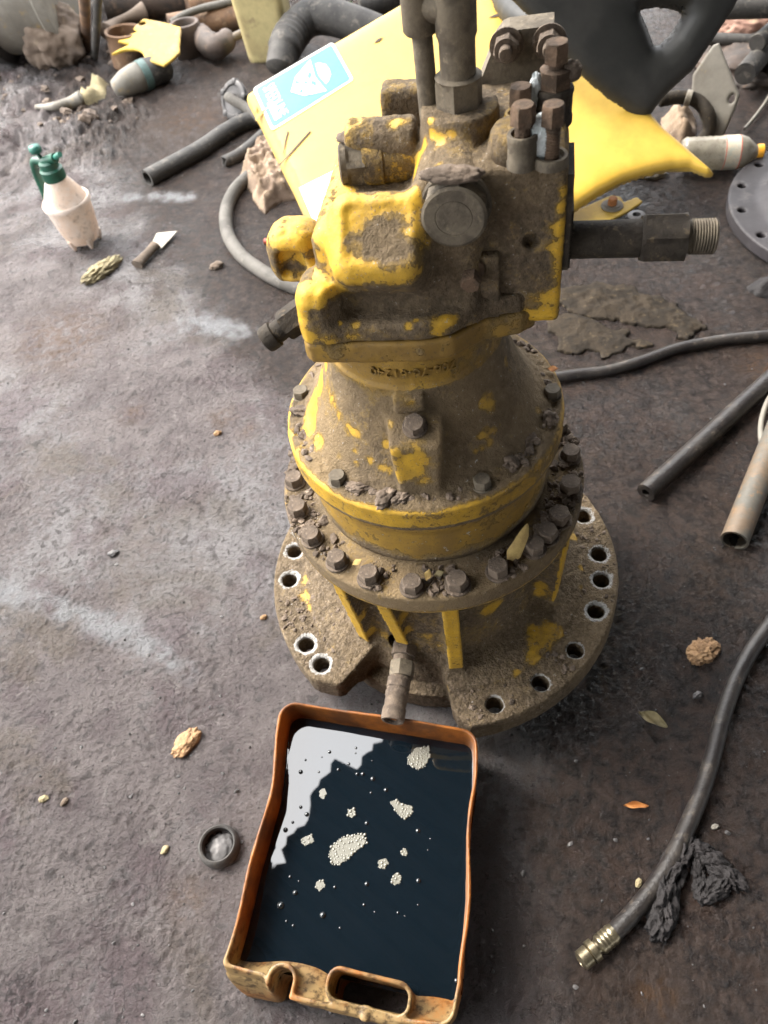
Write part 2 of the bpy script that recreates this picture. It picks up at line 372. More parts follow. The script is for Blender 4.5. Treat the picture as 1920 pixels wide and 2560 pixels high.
M_STRAW = mat('matted_fibre', (.036, .027, .018), (.02, .016, .012), (.075, .056, .034), 30, .9, bump=.7, bd=.003, spec=.2)
M_ROOF = mat('rusty_sheet', (.05, .045, .042), (.035, .03, .028), None, 2, .8, bump=.1, bd=.002)
def mat_translucent(name, c1, c2, amount, scale=12, rough=.45, pale=None):
    m, t, p = nodes(name); v = coords(t); n1 = noise_(t, v, scale, 6, .65); n2 = noise_(t, v, scale*5, 5, .65)
    col = mix_(t, ramp(t, n1, .35, .65), c1, c2); col = mix_(t, math_(t, 'MULTIPLY', ramp(t, n2, .5, .75), .55), col, tuple(x*.3 for x in c1))
    if pale: col = mix_(t, math_(t, 'MULTIPLY', nd(t, 'ShaderNodeAttribute', attribute_name='pale').outputs['Fac'], ramp(t, n1, .25, .55)), col, mix_(t, ramp(t, n2, .45, .62), pale, (.10, .065, .03)))
    t.links.new(col, p.inputs['Base Color']); p.inputs['Roughness'].default_value = rough
    tr = nd(t, 'ShaderNodeBsdfTranslucent'); t.links.new(col, tr.inputs[0]); mx = nd(t, 'ShaderNodeMixShader'); mx.inputs[0].default_value = amount
    t.links.new(p.outputs[0], mx.inputs[1]); t.links.new(tr.outputs[0], mx.inputs[2]); t.links.new(mx.outputs[0], t.nodes['Material Output'].inputs[0])
    t.links.new(bump_(t, n2, .15, .001), p.inputs['Normal']); return m
M_PAN = mat_translucent('amber_plastic', (.36, .125, .020), (.15, .055, .016), .32, 20, .42, (.34, .23, .10))
M_SPRAY = mat_translucent('milky_plastic', (.72, .57, .45), (.76, .70, .65), .3, 14)
M_MILK = mat_translucent('milky_rim', (.80, .70, .62), (.74, .64, .56), .3, 9)
M_PET = mat_translucent('dull_clear_plastic', (.50, .46, .38), (.36, .33, .27), .4, 30, .2)
def mat_oil():
    m, t, p = nodes('used_oil'); v = coords(t); p.inputs['Base Color'].default_value = (.003, .006, .009, 1); p.inputs['Roughness'].default_value = .012
    p.inputs['IOR'].default_value = 1.72
    n = noise_(t, v, 9, 2, .4); t.links.new(bump_(t, n, .02, .002), p.inputs['Normal']); return m
M_OIL = mat_oil()
def mat_foam(name, c, rough):
    m, t, p = nodes(name); p.inputs['Base Color'].default_value = (*c, 1); p.inputs['Roughness'].default_value = rough
    p.inputs['IOR'].default_value = 1.6; p.inputs['Coat Weight'].default_value = .8; p.inputs['Coat Roughness'].default_value = .02; return m
M_BUB = mat_foam('bubble_film', (.012, .016, .018), .05)
M_FOAM = mat_foam('oil_foam', (.15, .145, .115), .3)

# ------------------------------------------------------------------ ground
def gz_noise(x, y, fine=True):
    P = np.stack([x, y, np.zeros_like(x)], 1)
    back = sstep(1.3, 2.3, y-.5*x); right = sstep(.05, .5, x)
    z = .012*fbm(P, 2.2, 3)+.004*fbm(P, 9, 3)
    z += back*(.035*fbm(P, 5, 4)+.012*fbm(P, 22, 3, True))+sstep(1.4, 1.75, y)*sstep(-.35, -.7, x)*(.07*fbm(P+5, 11, 3)+.034*fbm(P+2, 30, 4, True))
    if fine: z += .0024*fbm(P, 38, 3)+(.0068+.0012*right)*np.clip(.75+1.5*fbm(P+11, 9, 2), .25, 1.5)*fbm(P+3, 100, 2)+.010*np.minimum(fbm(P+8, 34, 4)+.16, 0)
    calm = np.exp(-((x/.30)**2+((y+.05)/.30)**2)**2)+np.exp(-(((x+.17)/.22)**2+((y+.36)/.24)**2)**2)
    return z*(1-.75*np.clip(calm, 0, 1))
def gz(x, y): return float(gz_noise(np.array([x]), np.array([y]), False)[0])
def ax_(breaks):
    out = []
    for (a, b, h) in breaks: out.append(np.arange(a, b, h))
    return np.concatenate(out+[[breaks[-1][1]]])
def grow(a, b, h0, g=1.25):
    out = [a]; h = h0
    while abs(out[-1]-a) < abs(b-a): out.append(out[-1]+math.copysign(h, b-a)); h *= g
    return np.array(out[1:])
gx = np.concatenate([grow(-1.5, -60, .02)[::-1], np.arange(-1.5, -.80, .009), np.arange(-.80, .62, .0027), np.arange(.62, 1.8, .009), grow(1.8, 60, .02)])
gy = np.concatenate([grow(-.75, -60, .02)[::-1], np.arange(-.75, .36, .0027), np.arange(.36, 1.5, .007), np.arange(1.5, 3.6, .014), grow(3.6, 60, .025)])
GX, GY = np.meshgrid(gx, gy, indexing='ij'); x, y = GX.ravel(), GY.ravel()
z = gz_noise(x, y)
n, k = GX.shape; I = np.arange(n*k).reshape(n, k)
gme = mesh_np('ground', np.stack([x, y, z], 1), np.stack([I[:-1, :-1], I[1:, :-1], I[1:, 1:], I[:-1, 1:]], -1).reshape(-1, 4))
P2 = np.stack([x, y, np.zeros_like(x)], 1)
# oily: the soaked ground to the right of and in front of the gearbox; on the left, a wet streak whose reflected light is put into the colour
edge = x+np.where(y > -.2, .35, -.12)*(y+.2)+.10*fbm(P2, 3.5, 3)
attr(gme, 'oily', np.clip(sstep(-.10, .16, edge)*(1-.30*sstep(.9, 1.6, y))+.36*sstep(.35, 1.3, y+.3*fbm(P2+4, 3, 3)), 0, 1))  # the far ground is darkened through this mask too
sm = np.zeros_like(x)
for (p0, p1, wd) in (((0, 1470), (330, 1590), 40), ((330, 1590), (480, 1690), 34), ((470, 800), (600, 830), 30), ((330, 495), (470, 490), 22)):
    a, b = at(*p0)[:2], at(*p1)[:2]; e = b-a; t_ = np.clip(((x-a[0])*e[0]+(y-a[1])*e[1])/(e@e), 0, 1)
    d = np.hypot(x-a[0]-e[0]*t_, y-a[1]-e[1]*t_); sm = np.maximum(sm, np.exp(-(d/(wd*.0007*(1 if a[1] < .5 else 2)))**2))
attr(gme, 'wet_sheen', sm*np.clip(.75+1.5*fbm(P2, 10, 3)+1.2*fbm(P2+7, 45, 3), 0, 1))
ru = np.zeros_like(x)
for (px_, py_, rr) in ((560, 1040, .03), (620, 1075, .025), (470, 2250, .03), (1640, 2490, .025), (150, 850, .13), (330, 1030, .03), (480, 300, .12), (1900, 910, .04)):
    a = at(px_, py_); ru = np.maximum(ru, np.exp(-(((x-a[0])**2+(y-a[1])**2)/rr**2)))
attr(gme, 'rust', ru)
def mat_ground():
    m, t, p = nodes('packed_oily_earth'); v = coords(t)
    A = lambda nme: nd(t, 'ShaderNodeAttribute', attribute_name=nme).outputs['Fac']
    oil, sheen_att, rst = A('oily'), A('wet_sheen'), A('rust')
    n0 = noise_(t, v, 2.6, 4, .55); n1 = noise_(t, v, 11, 6, .6); n2 = noise_(t, v, 48, 7, .68, .4); n3 = noise_(t, v, 150, 6, .72); n4 = noise_(t, v, 430, 4, .75); n5 = noise_(t, v, 5.5, 5, .62)
    wv = nd(t, 'ShaderNodeVectorMath', operation='MULTIPLY_ADD'); nc = nd(t, 'ShaderNodeTexNoise'); nc.inputs['Scale'].default_value = 16; nc.inputs['Detail'].default_value = 4; t.links.new(v, nc.inputs['Vector'])
    t.links.new(nc.outputs['Color'], wv.inputs[0]); wv.inputs[1].default_value = (.10, .10, .10); t.links.new(v, wv.inputs[2])
    vo = nd(t, 'ShaderNodeTexVoronoi', feature='DISTANCE_TO_EDGE'); vo.inputs['Scale'].default_value = 9; t.links.new(wv.outputs[0], vo.inputs['Vector'])
    crack = math_(t, 'MULTIPLY', ramp(t, vo.outputs['Distance'], .022, .004), ramp(t, n5, .50, .62))
    col = mix_(t, ramp(t, n1, .35, .65), (.225, .192, .184), (.145, .118, .116))
    col = mix_(t, math_(t, 'MULTIPLY', ramp(t, math_(t, 'ADD', n0, math_(t, 'MULTIPLY', math_(t, 'SUBTRACT', n2, .5), .5)), .47, .60), .75), col, (.34, .325, .325))  # pale patches: wet sheen painted into the earth colour
    col = mix_(t, math_(t, 'MULTIPLY', ramp(t, n5, .51, .63), .65), col, (.150, .106, .112))
    col = mix_(t, math_(t, 'MULTIPLY', ramp(t, noise_(t, v, 3.7, 5, .6, .6), .54, .66), .6), col, (.150, .118, .085))
    col = mix_(t, math_(t, 'MULTIPLY', ramp(t, n2, .55, .62), .72), col, (.060, .048, .045))
    col = mix_(t, math_(t, 'MULTIPLY', ramp(t, n2, .43, .34), .5), col, (.33, .30, .28))
    col = mix_(t, math_(t, 'MULTIPLY', ramp(t, n3, .585, .63), .8), col, (.036, .029, .027))
    col = mix_(t, math_(t, 'MULTIPLY', ramp(t, n4, .62, .70), .4), col, (.40, .37, .34))
    col = mix_(t, math_(t, 'MULTIPLY', crack, .7), col, (.035, .028, .028))
    oilc = mix_(t, ramp(t, n2, .38, .62), (.056, .036, .026), (.017, .011, .008)); oilc = mix_(t, math_(t, 'MULTIPLY', ramp(t, n1, .5, .7), .5), oilc, (.082, .052, .036))
    om = math_(t, 'MULTIPLY', ramp(t, math_(t, 'ADD', oil, math_(t, 'MULTIPLY', math_(t, 'SUBTRACT', n1, .5), .9)), .12, .8), .90)
    col = mix_(t, om, col, oilc)
    sheen_mix = ramp(t, math_(t, 'MULTIPLY', sheen_att, math_(t, 'ADD', .3, n2)), .15, .8)
    col = mix_(t, math_(t, 'MULTIPLY', sheen_mix, .8), col, (.37, .375, .385))
    col = mix_(t, math_(t, 'MULTIPLY', math_(t, 'MULTIPLY', rst, ramp(t, n2, .4, .6)), .6), col, (.16, .085, .04))
    t.links.new(col, p.inputs['Base Color'])
    wet = math_(t, 'MULTIPLY', ramp(t, math_(t, 'ADD', n0, math_(t, 'MULTIPLY', math_(t, 'SUBTRACT', n2, .5), .5)), .40, .66), .30)
    rgh = math_(t, 'SUBTRACT', math_(t, 'SUBTRACT', .58, wet), math_(t, 'MULTIPLY', om, math_(t, 'ADD', .36, math_(t, 'MULTIPLY', n3, .14))))
    t.links.new(rgh, p.inputs['Roughness']); p.inputs['Specular IOR Level'].default_value = .45
    h = math_(t, 'SUBTRACT', math_(t, 'ADD', n2, math_(t, 'MULTIPLY', n3, .55)), math_(t, 'MULTIPLY', crack, .35))
    b = bump_(t, h, 1., .013); b = bump_(t, n3, 1., .0055, b); b = bump_(t, n4, .8, .0016, b); t.links.new(b, p.inputs['Normal']); return m
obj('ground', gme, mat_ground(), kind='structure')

# ------------------------------------------------------------------ shed roof whose edge the oil mirrors (open sky beyond it, to the back left)
e0 = np.array([-.730, .655]); ed = np.array([.74, .67]); ed /= np.linalg.norm(ed); en = np.array([ed[1], -ed[0]])    # en points in under the roof
mb = MB(); V = []; F = []; NS = 900; half = 14.
for i in range(NS+1):
    s_ = -half+2*half*i/NS; zz = 3.0+.012*(1 if i % 4 < 2 else -1)
    k_ = int((s_+half)/.26); off = (.075*mnoise.noise(Vector((k_*1.37, 2.2, .4)))*2.2+.05*mnoise.noise(Vector((s_*19, .3, 7.))))
    for j in range(2):
        q = e0+ed*s_+en*(12.0*j+(off if j == 0 else 0)); V.append((q[0], q[1], zz-1.6*j))  # unseen; run long and sloped low to block sky from right and front
for i in range(NS): F.append((2*i, 2*i+2, 2*i+3, 2*i+1))
mb.add(V, F); mb.add([(a, b, c+.01) for a, b, c in V], [f[::-1] for f in F])
roof = obj('roof', mb.mesh('roof', False), M_ROOF, kind='structure')

# ================================================================== SWING MOTOR
motor = thing('swing_motor', 'large yellow hydraulic swing motor and gearbox caked in mud, standing over the drain pan', 'swing motor', (0, 0, 0))
def hit_paint(me, blobs, start, name='wear', bare=None, jitter=.0):
    """set the wear attribute: start values plus soft blobs where a photo ray meets the mesh"""
    nv = len(me.vertices); co = np.empty(nv*3, np.float32); me.vertices.foreach_get('co', co); co = co.reshape(-1, 3)
    val = np.zeros(nv, np.float32)+start
    tree = BVHTree.FromPolygons([tuple(map(float, c)) for c in co], [tuple(p.vertices) for p in me.polygons]) if blobs else None
    for bl in blobs:
        px_, py_, rp, v = bl[:4]; h = tree.ray_cast(Vector(CAM), Vector(ray(px_, py_)).normalized())
        if h[0] is None: continue
        c = np.array(h[0]); r = rp*mpp(c); d = np.linalg.norm(co-c, axis=1)/r
        val += v*np.exp(-d**4*.9)
    attr(me, name, val); return co

def net(D, lo, h, motor_frame=False, rough=((.0006, 60.), (.0004, 160.)), clumps=None):
    V, F = surface_nets(D.astype(np.float32), lo, h); N = vnormals(V, F)
    for a_, f_ in rough: V = V+N*(a_*fbm(V, f_, 2)*2)[:, None].astype(np.float32)
    if clumps is not None: V = V+N*clumps(V, N)[:, None].astype(np.float32)
    if motor_frame: V = (V[:, :1]*XL+V[:, 1:2]*YL+V[:, 2:]*ZL).astype(np.float32); N = N[:, :1]*XL+N[:, 1:2]*YL+N[:, 2:]*ZL
    return V, F, N

# ---- base plate: round flange with a bite out of the front, stepped hub, ribs and bolt holes
HOLE = [160, 173, -158, -148, 9, -9, -20, -33, -50, -67, -84, 150, 138, 100, 60, 30, 22]
h = .0022; lo = (-.26, -.26, .0); X, Y, Z = grid(lo, (.26, .26, .262), h)
arc = [(.25*math.cos(rad(a)), .25*math.sin(rad(a))) for a in np.linspace(-93, 207, 120)]
front = [(-.210, -.136), (-.203, -.143), (-.176, -.156), (-.168, -.155), (-.158, -.147), (-.143, -.136), (-.121, -.122), (-.108, -.116), (-.092, -.112), (-.078, -.112), (-.062, -.117), (-.050, -.127), (-.038, -.150), (-.033, -.166), (-.030, -.191), (-.031, -.216), (-.027, -.232), (-.018, -.244)]
pl = spoly(X[:, :, 0], Y[:, :, 0], arc+front)[:, :, None]
R2 = np.sqrt(X*X+Y*Y); R2d = R2[:, :, 0]
for a in HOLE:
    c = (.2265*math.cos(rad(a)), .2265*math.sin(rad(a))); pl = np.maximum(pl, (.0112-np.hypot(X[:, :, 0]-c[0], Y[:, :, 0]-c[1]))[:, :, None])
D = smax(smax(pl, Z-.075, .004), .036-Z, .002)
inner = smax(pl+.0, R2-.201, .003)
D = smin(D, smax(smax(inner, Z-(.079+np.clip((.201-R2)*.33, 0, .03)), .003), .03-Z, .002), .004)          # stepped, gently coned hub
hub = np.maximum(np.maximum(R2-(.1405+.010*np.exp(-((np.arctan2(Y, X)+1.85)/.75)**2)+np.clip((.115-Z)*.35, 0, .02)), Z-.256), .02-Z)
D = smin(D, hub, .012); RIBS = []
for (bx, by, wdt, r1, r0) in ((-.1195, -.100, .0098, .182, .166), (-.0715, -.125, .0085, .182, .150), (-.0135, -.160, .0095, .182, .178), (.125, -.092, .0095, .182, .172), (-.14, .02, .007, .182, .17), (.15, .03, .007, .182, .17), (.0, .15, .007, .18, .17), (.075, -.13, .0, .1, .1)):
    if wdt == 0: continue
    RIBS.append((bx, by, wdt, r1, r0)); L = math.hypot(bx, by); ux, uy = bx/L, by/L; s_ = X*ux+Y*uy; q = np.abs(-X*uy+Y*ux)-wdt
    outl = s_-(r0+(r1-r0)*np.clip((Z-.08)/.17, 0, 1)); D = smin(D, np.maximum(np.maximum(q, outl), np.maximum(np.maximum(Z-.255, .06-Z), .1-s_)), .011)
c = (-.076, -.110, .088); pk = np.sqrt((X-c[0])**2+(Y-c[1])**2)                                                # drain port
D = smax(D, -np.maximum(np.sqrt((X+.079)**2+(Z-.100)**2)-.0155, np.maximum(Y+.100, -.19-Y)), .002)
D = smin(D, np.maximum(np.maximum(R2-.19, Z-.04), .004-Z), .002)
def base_cl(V, N):
    r = np.hypot(V[:, 0], V[:, 1]); up = sstep(.5, .9, N[:, 2])*sstep(.13, .16, r)*(V[:, 2] < .13)
    hd = np.min([np.hypot(V[:, 0]-.2265*math.cos(rad(a)), V[:, 1]-.2265*math.sin(rad(a))) for a in HOLE], 0); up = up*sstep(.0125, .024, hd)
    return up*(.0012+.0022*fbm(V, 70, 3)+.0020*fbm(V, 190, 2))
V, F, N = net(D, lo, h, clumps=base_cl)
me = mesh_np('base_plate', V, F); obj('base_plate', me, M_BASE, motor)
r = np.hypot(V[:, 0], V[:, 1]); hd = np.full(len(V), 9.)
for i, a in enumerate(HOLE): hd = np.minimum(hd, np.hypot(V[:, 0]-.2265*math.cos(rad(a)), V[:, 1]-.2265*math.sin(rad(a)))+(.0035 if i in (8, 9, 10) else 0))
_an = np.arctan2(V[:, 1], V[:, 0]); bare = np.clip(sstep(.0184, .0150, hd+.0022*fbm(V, 60, 2)*2)*(.80+.55*fbm(V, 9, 2)), 0, 1)*(V[:, 2] > .07)
attr(me, 'bare', bare)
start = -.75+.35*(np.abs(N[:, 2]) < .5)*(V[:, 2] > .1)+.30*np.exp(-((r-.2015)/.003)**2)-.3*(V[:, 2] < .07)
for (bx, by, wdt, r1, r0) in RIBS:
    L = math.hypot(bx, by); s_ = (V[:, 0]*bx+V[:, 1]*by)/L; q = np.abs(-V[:, 0]*by+V[:, 1]*bx)/L; o_ = r0+(r1-r0)*np.clip((V[:, 2]-.08)/.17, 0, 1)
    start = start+.85*(q < wdt*1.02)*(s_ > o_-.003)*(V[:, 2] > .10)
blobs = [(890, 1500, 20, .3), (905, 1540, 18, .9), (925, 1580, 20, .9), (1005, 1545, 20, .8), (1015, 1580, 20, .8), (1115, 1545, 22, .9), (1125, 1590, 22, .9), (1138, 1635, 20, .9),
         (1350, 1460, 22, .8), (1350, 1480, 16, .7), (1225, 1525, 28, .75), (1245, 1510, 18, .7), (1345, 1600, 36, .95), (1330, 1640, 24, .9), (1390, 1580, 25, .8), (1365, 1560, 20, .6), (1330, 1570, 18, .6), (765, 1490, 20, .8), (772, 1520, 14, .6), (762, 1450, 14, .7), (1433, 1342, 16, .9), (1452, 1420, 10, .8), (1452, 1470, 10, .5),
         (960, 1600, 25, .35), (1100, 1620, 22, .35), (1120, 1720, 10, .7), (1290, 1682, 12, .6), (1060, 1590, 22, .3)]
hit_paint(me, blobs, start)

# ---- gear ring: bolted flange, drum, groove under the cover
def noisy(Vf, amp, fr, dirt=None):
    V, F = Vf; V = np.array(V); c = V.copy(); c[:, 2] = 0; c /= np.maximum(np.linalg.norm(c, axis=1), 1e-6)[:, None]
    V = V+c*(amp*fbm(V, fr, 3)*2)[:, None]
    if dirt is not None: V[:, 2] += dirt(V)
    return V, F
fl = noisy(lathe([(.128, .254), (.181, .254), (.1845, .257), (.186, .262), (.186, .284), (.1845, .287), (.181, .288), (.150, .289), (.141, .293), (.1405, .297)], n=300, sub=.004), .0004, 50, lambda V: .0022*np.clip(fbm(V, 60, 3)+.25, 0, 1)*sstep(.182, .176, np.hypot(V[:, 0], V[:, 1]))*(V[:, 2] > .286))
me = MB().add(*fl).mesh('ring_flange'); obj('ring_flange', me, M_COVER, motor)
co = np.array([v.co[:] for v in me.vertices]); hit_paint(me, [], -.62+1.05*np.exp(-((co[:, 2]-.257)/.0055)**2)*(np.hypot(co[:, 0], co[:, 1]) > .17)+.2*(co[:, 0] < -.1)*(co[:, 2] < .265))
dr = noisy(lathe([(.1405, .294), (.1415, .30), (.1418, .345), (.1418, .352), (.1445, .356), (.1448, .374), (.140, .3755), (.140, .380)], n=300, sub=.004), .0004, 40)
me = MB().add(*dr).mesh('ring_gear_drum'); obj('ring_gear_drum', me, M_FILM, motor)
co = np.array([v.co[:] for v in me.vertices])
hit_paint(me, [(1020, 1360, 32, .6), (930, 1320, 14, .5), (1000, 1345, 20, .3), (800, 1260, 25, .4), (1040, 1390, 14, .5), (785, 1260, 12, .6), (815, 1300, 14, .5), (1240, 1300, 60, -.2)],
          0.+.12-.85*sstep(.322, .300, co[:, 2])-.15*sstep(.352, .357, co[:, 2])-.25*sstep(.05, .14, co[:, 0]))

# ---- top cover: bolted rim, cone, neck, boss on the front
h = .002; lo = (-.16, -.16, .372); X, Y, Z = grid(lo, (.16, .16, .556), h); R2 = np.sqrt(X*X+Y*Y)
cone = spoly(R2[:, :, :]+0*Z, Z+0*R2, [(0, .374), (.153, .374), (.1545, .377), (.1545, .402), (.151, .405), (.141, .406), (.1335, .410), (.1225, .424), (.110, .449), (.0965, .482), (.0905, .503), (.0895, .512), (.087, .516), (.087, .57), (0, .57)])
D = smax(cone-.001, Z-.549, .001)
an = rad(-101.5); ux, uy = math.cos(an), math.sin(an); S_ = X*ux+Y*uy; Q_ = -X*uy+Y*ux
boss = smax(np.maximum(np.abs(Q_)-(.0215+.09*(Z-.41)), .37-Z), smax(S_-(.1355-.13*(Z-.405)), (Z-.478)+.40*(S_-.112), .006), .008)
D = smin(D, boss, .005)
D = smin(D, sbox(S_, Q_, Z, (.088, -.004, .500), (.012, .015, .010), .003), .003)
def cov_cl(V, N):
    r = np.hypot(V[:, 0], V[:, 1]); rim = sstep(.126, .134, r)*sstep(.153, .148, r)*(N[:, 2] > .6)*(V[:, 2] < .43)
    a = np.arctan2(V[:, 1], V[:, 0]); back = sstep(.02, .07, V[:, 0])*sstep(-.02, .05, V[:, 1])
    return rim*np.clip(.0012+.005*fbm(V, 42, 3)+.003*fbm(V, 130, 2), 0, .009)+.0006*fbm(V, 90, 3)
V, F, N = net(D, lo, h, clumps=cov_cl, rough=((.0005, 60.),)); me = mesh_np('top_cover', V, F); obj('top_cover', me, M_COVER, motor)
r = np.hypot(V[:, 0], V[:, 1])
start = -.62+.70*(V[:, 2] > .512)*1.0+1.0*np.exp(-((r-.1545)/.0035)**2)*(V[:, 2] > .38)*(V[:, 2] < .407)+.35*sstep(.50, .512, V[:, 2])*(V[:, 0] < .02)
attr(me, 'film', .75*sstep(.488, .510, V[:, 2])+.25*sstep(.0, .08, V[:, 0]))
start = start+.3*sstep(-.03, -.09, V[:, 0])*sstep(.13, .1, r)-.25*sstep(.0, .06, V[:, 0])*(V[:, 2] < .5)
blobs = [(782, 1010, 46, 1.15), (800, 955, 36, 1.15), (815, 905, 24, 1.1), (775, 1060, 34, 1.1), (798, 1105, 24, .9), (835, 1000, 22, .6), (850, 1040, 16, .5), (872, 1072, 20, .75), (890, 1085, 14, .7), (885, 1130, 10, .6), (890, 1160, 14, .6), (925, 1150, 12, .7), (955, 1170, 12, .7), (850, 1140, 12, .5), (975, 1175, 12, .6), (965, 1110, 13, .8), (975, 1060, 12, .6), (985, 1130, 16, .8), (1010, 1160, 36, .9), (1045, 1150, 36, .9), (1050, 1195, 30, .8), (1000, 1195, 24, .8), (1015, 1110, 20, .45), (1050, 1110, 20, .45), (1025, 1065, 30, -.2), (1020, 1000, 20, .5), (1035, 1015, 18, .6),
         (1218, 1000, 26, .95), (1228, 1020, 20, .8), (1205, 1010, 14, .7), (1215, 1080, 17, .8), (1235, 1075, 13, .8), (1200, 1090, 11, .8), (1225, 1105, 12, .8), (1205, 1120, 11, .8), (1190, 1130, 8, .7), (1250, 1062, 7, .8), (1345, 1025, 14, .7), (1265, 905, 16, .8), (1275, 925, 8, .6), (930, 960, 45, .35), (885, 930, 30, .4), (1250, 1180, 30, .3), (860, 980, 55, -.35), (900, 1010, 40, -.2),
         (745, 1000, 14, .3), (725, 1030, 14, .5), (735, 1080, 14, .5), (750, 1120, 16, .5), (775, 940, 16, .3), (1150, 1185, 30, -.2), (760, 1020, 14, -.5)]
hit_paint(me, blobs, start)

# ---- bolts
def hexbolt(R, hh, washer=1.18, wt=.25, name='bolt', stub=.0):
    m_ = MB(); m_.add(*lathe([(R*washer, 0), (R*washer, R*wt*.8), (R*washer*.93, R*wt)], n=24))
    m_.add(*lathe([(R, R*wt*.9), (R, R*wt+hh*.82), (R*.93, R*wt+hh*.93), (R*.82, R*wt+hh)], n=24, hexa={0, 1, 2}))
    V = np.array(m_.v); V += (fbm(V*1000/9, .9, 2)[:, None]*R*.05); m_.v = [tuple(p) for p in V]
    return m_.mesh(name, True, 28)
def place(name, me, p, axis=(0, 0, 1), spin=0., mat_=None, parent=motor, sc=1., **kw):
    x_, y_, a_ = frame(axis); c_, s_ = math.cos(spin), math.sin(spin); xx, yy = x_*c_+y_*s_, -x_*s_+y_*c_
    M = Matrix(((xx[0]*sc, yy[0]*sc, a_[0]*sc, p[0]), (xx[1]*sc, yy[1]*sc, a_[1]*sc, p[1]), (xx[2]*sc, yy[2]*sc, a_[2]*sc, p[2]), (0, 0, 0, 1)))
    return obj(name, me, mat_, parent, M, **kw)
B_RING = hexbolt(.0123, .0125); B_RING.materials.append(M_MUDBOLT)
for a in [172, -172, -156, -140, -125, -108, -91, -75, -58, -50.5, -41, -25, -8, 8, 24, 40, 56, 72, 88, 104, 120, 136, 154]:
    rr = .171; place('bolt', B_RING, (rr*math.cos(rad(a)), rr*math.sin(rad(a)), .2885), (random.uniform(-.05, .05), random.uniform(-.05, .05), 1), random.random()*2, sc=random.uniform(.95, 1.06))
B_COV = hexbolt(.0094, .0095, 1.12); B_COV.materials.append(M_STEEL)
for a, rr in ((160, .1425), (-140, .1405), (-75, .1390), (-12, .1425), (40, .141), (100, .141)):
    place('bolt', B_COV, (rr*math.cos(rad(a)), rr*math.sin(rad(a)), .4062), (0, 0, 1), random.random()*2)
p = np.array([.107*ux, .107*uy, .4795]); place('boss_bolt', B_RING, p, (ux*.4, uy*.4, 1), .4, sc=.86)

# ---- motor housing (in its own turned frame)
h = .002; lo = (-.165, -.115, .534); X, Y, Z = grid(lo, (.165, .16, .752), h)
jf = [(-.089, -.045), (-.089, -.084), (-.082, -.091), (-.062, -.092), (.02, -.090), (.05, -.083), (.075, -.060), (.108, -.052), (.121, -.040), (.121, -.005), (.10, .05), (.07, .09), (-.05, .095), (-.085, .06), (-.10, .03), (-.10, -.01)]
D = smax(spoly(X[:, :, 0], Y[:, :, 0], jf)[:, :, None]+.002, np.abs(Z-.5565)-.0105, .004)-.001
V, F, N = net(D, lo, h, True); me = mesh_np('joint_flange', V, F); obj('joint_flange', me, M_FILM, motor)
hit_paint(me, [(790, 890, 30, .5), (1255, 830, 22, .5), (930, 900, 30, .2), (1050, 880, 14, -.7), (840, 890, 18, -.4)], -.1-.3*sstep(.0, .1, V[:, 0]))
body = smax(spoly(X[:, :, 0], Y[:, :, 0], [(q[0]*.985, q[1]*.985) for q in jf])[:, :, None]+.003, np.abs(Z-.577)-.009, .006)-.001            # rim above the joint
core = sbox(X, Y, Z, (-.018, .015, .600), (.052, .079, .062), .014)
D = smin(body, core, .012)
D = smin(D, sbox(X, Y, Z, (.045, .0, .61), (.028, .062, .06), .012), .010)                             # column between pad and valve block
D = smin(D, sbox(X, Y, Z, (-.068, -.066, .588), (.020, .025, .034), .015), .010)                       # front left foot
ca, sa = math.cos(rad(43)), math.sin(rad(43)); Yp, Zp = Y+.0735, Z-.667; yr, zr = Yp*ca+Zp*sa, -Yp*sa+Zp*ca
pad = sbox(X+.05*yr, yr, zr, (-.010, 0, -.026), (.041, .038, .026), .019)
D = smin(D, pad, .016)
D = smax(D, -sbox(X, yr, zr, (-.008, .001, .005), (.026, .022, .0070), .005), .007)                     # shallow dish of the pad
D = smax(D, -sbox(X, Y, Z, (-.036, -.103, .606), (.020, .020, .019), .010), .010)                       # scoop beside the foot
D = smin(D, sbox(X, Y, Z, (-.040, .028, .636), (.020, .038, .026), .014), .012)
D = smin(D, scyl(X, Y, Z, (-.050, .050, .640), 2, .024, .013, .008), .006)                             # lug behind the pad
D = smin(D, sbox(X, Y, Z, (-.112, .026, .588), (.028, .027, .030), .022), .012)                        # ear
D = smax(D, -sbox(X, Y, Z, (-.113, -.006, .588), (.013, .016, .014), .006), .006)
D = smin(D, sbox(X, Y, Z, (-.116, -.004, .5525), (.020, .026, .012), .009), .010)                      # lower ear
D = smin(D, scyl(X, Y, Z, (.053, .027, .695), 2, .0235, .032, .003), .022)                             # round top port
D = smin(D, scyl(X, Y, Z, (.052, -.005, .668), 1, .043, .036, .006), .014)                             # boss round the big plug
D = smin(D, scyl(X, Y, Z, (-.015, .030, .690), 0, .03, .019, .004), .010)                              # port of the left plug
D = smin(D, sbox(X, Y, Z, (.010, .085, .690), (.032, .014, .022), .006), .006)                         # tab behind
D = np.maximum(D, .5682-Z)
def hs_cl(V, N):
    up = sstep(.45, .9, N[:, 2]); return up*np.clip(.0004+.0020*fbm(V, 45, 3)+.0010*fbm(V, 150, 2), -.001, .004)+.0004*fbm(V, 80, 3)
V, F, N = net(D, lo, h, True, clumps=hs_cl); me = mesh_np('motor_housing', V, F); obj('motor_housing', me, M_HOUS, motor)
LX = V@XL.astype(np.float32); LY = V@YL.astype(np.float32)
start = -.46+.28*(LX < -.02)-.18*(LX > .02)+.1*(V[:, 2] < .6)+.35*sstep(-.03, -.06, LX)*sstep(.2, .6, N[:, 2])
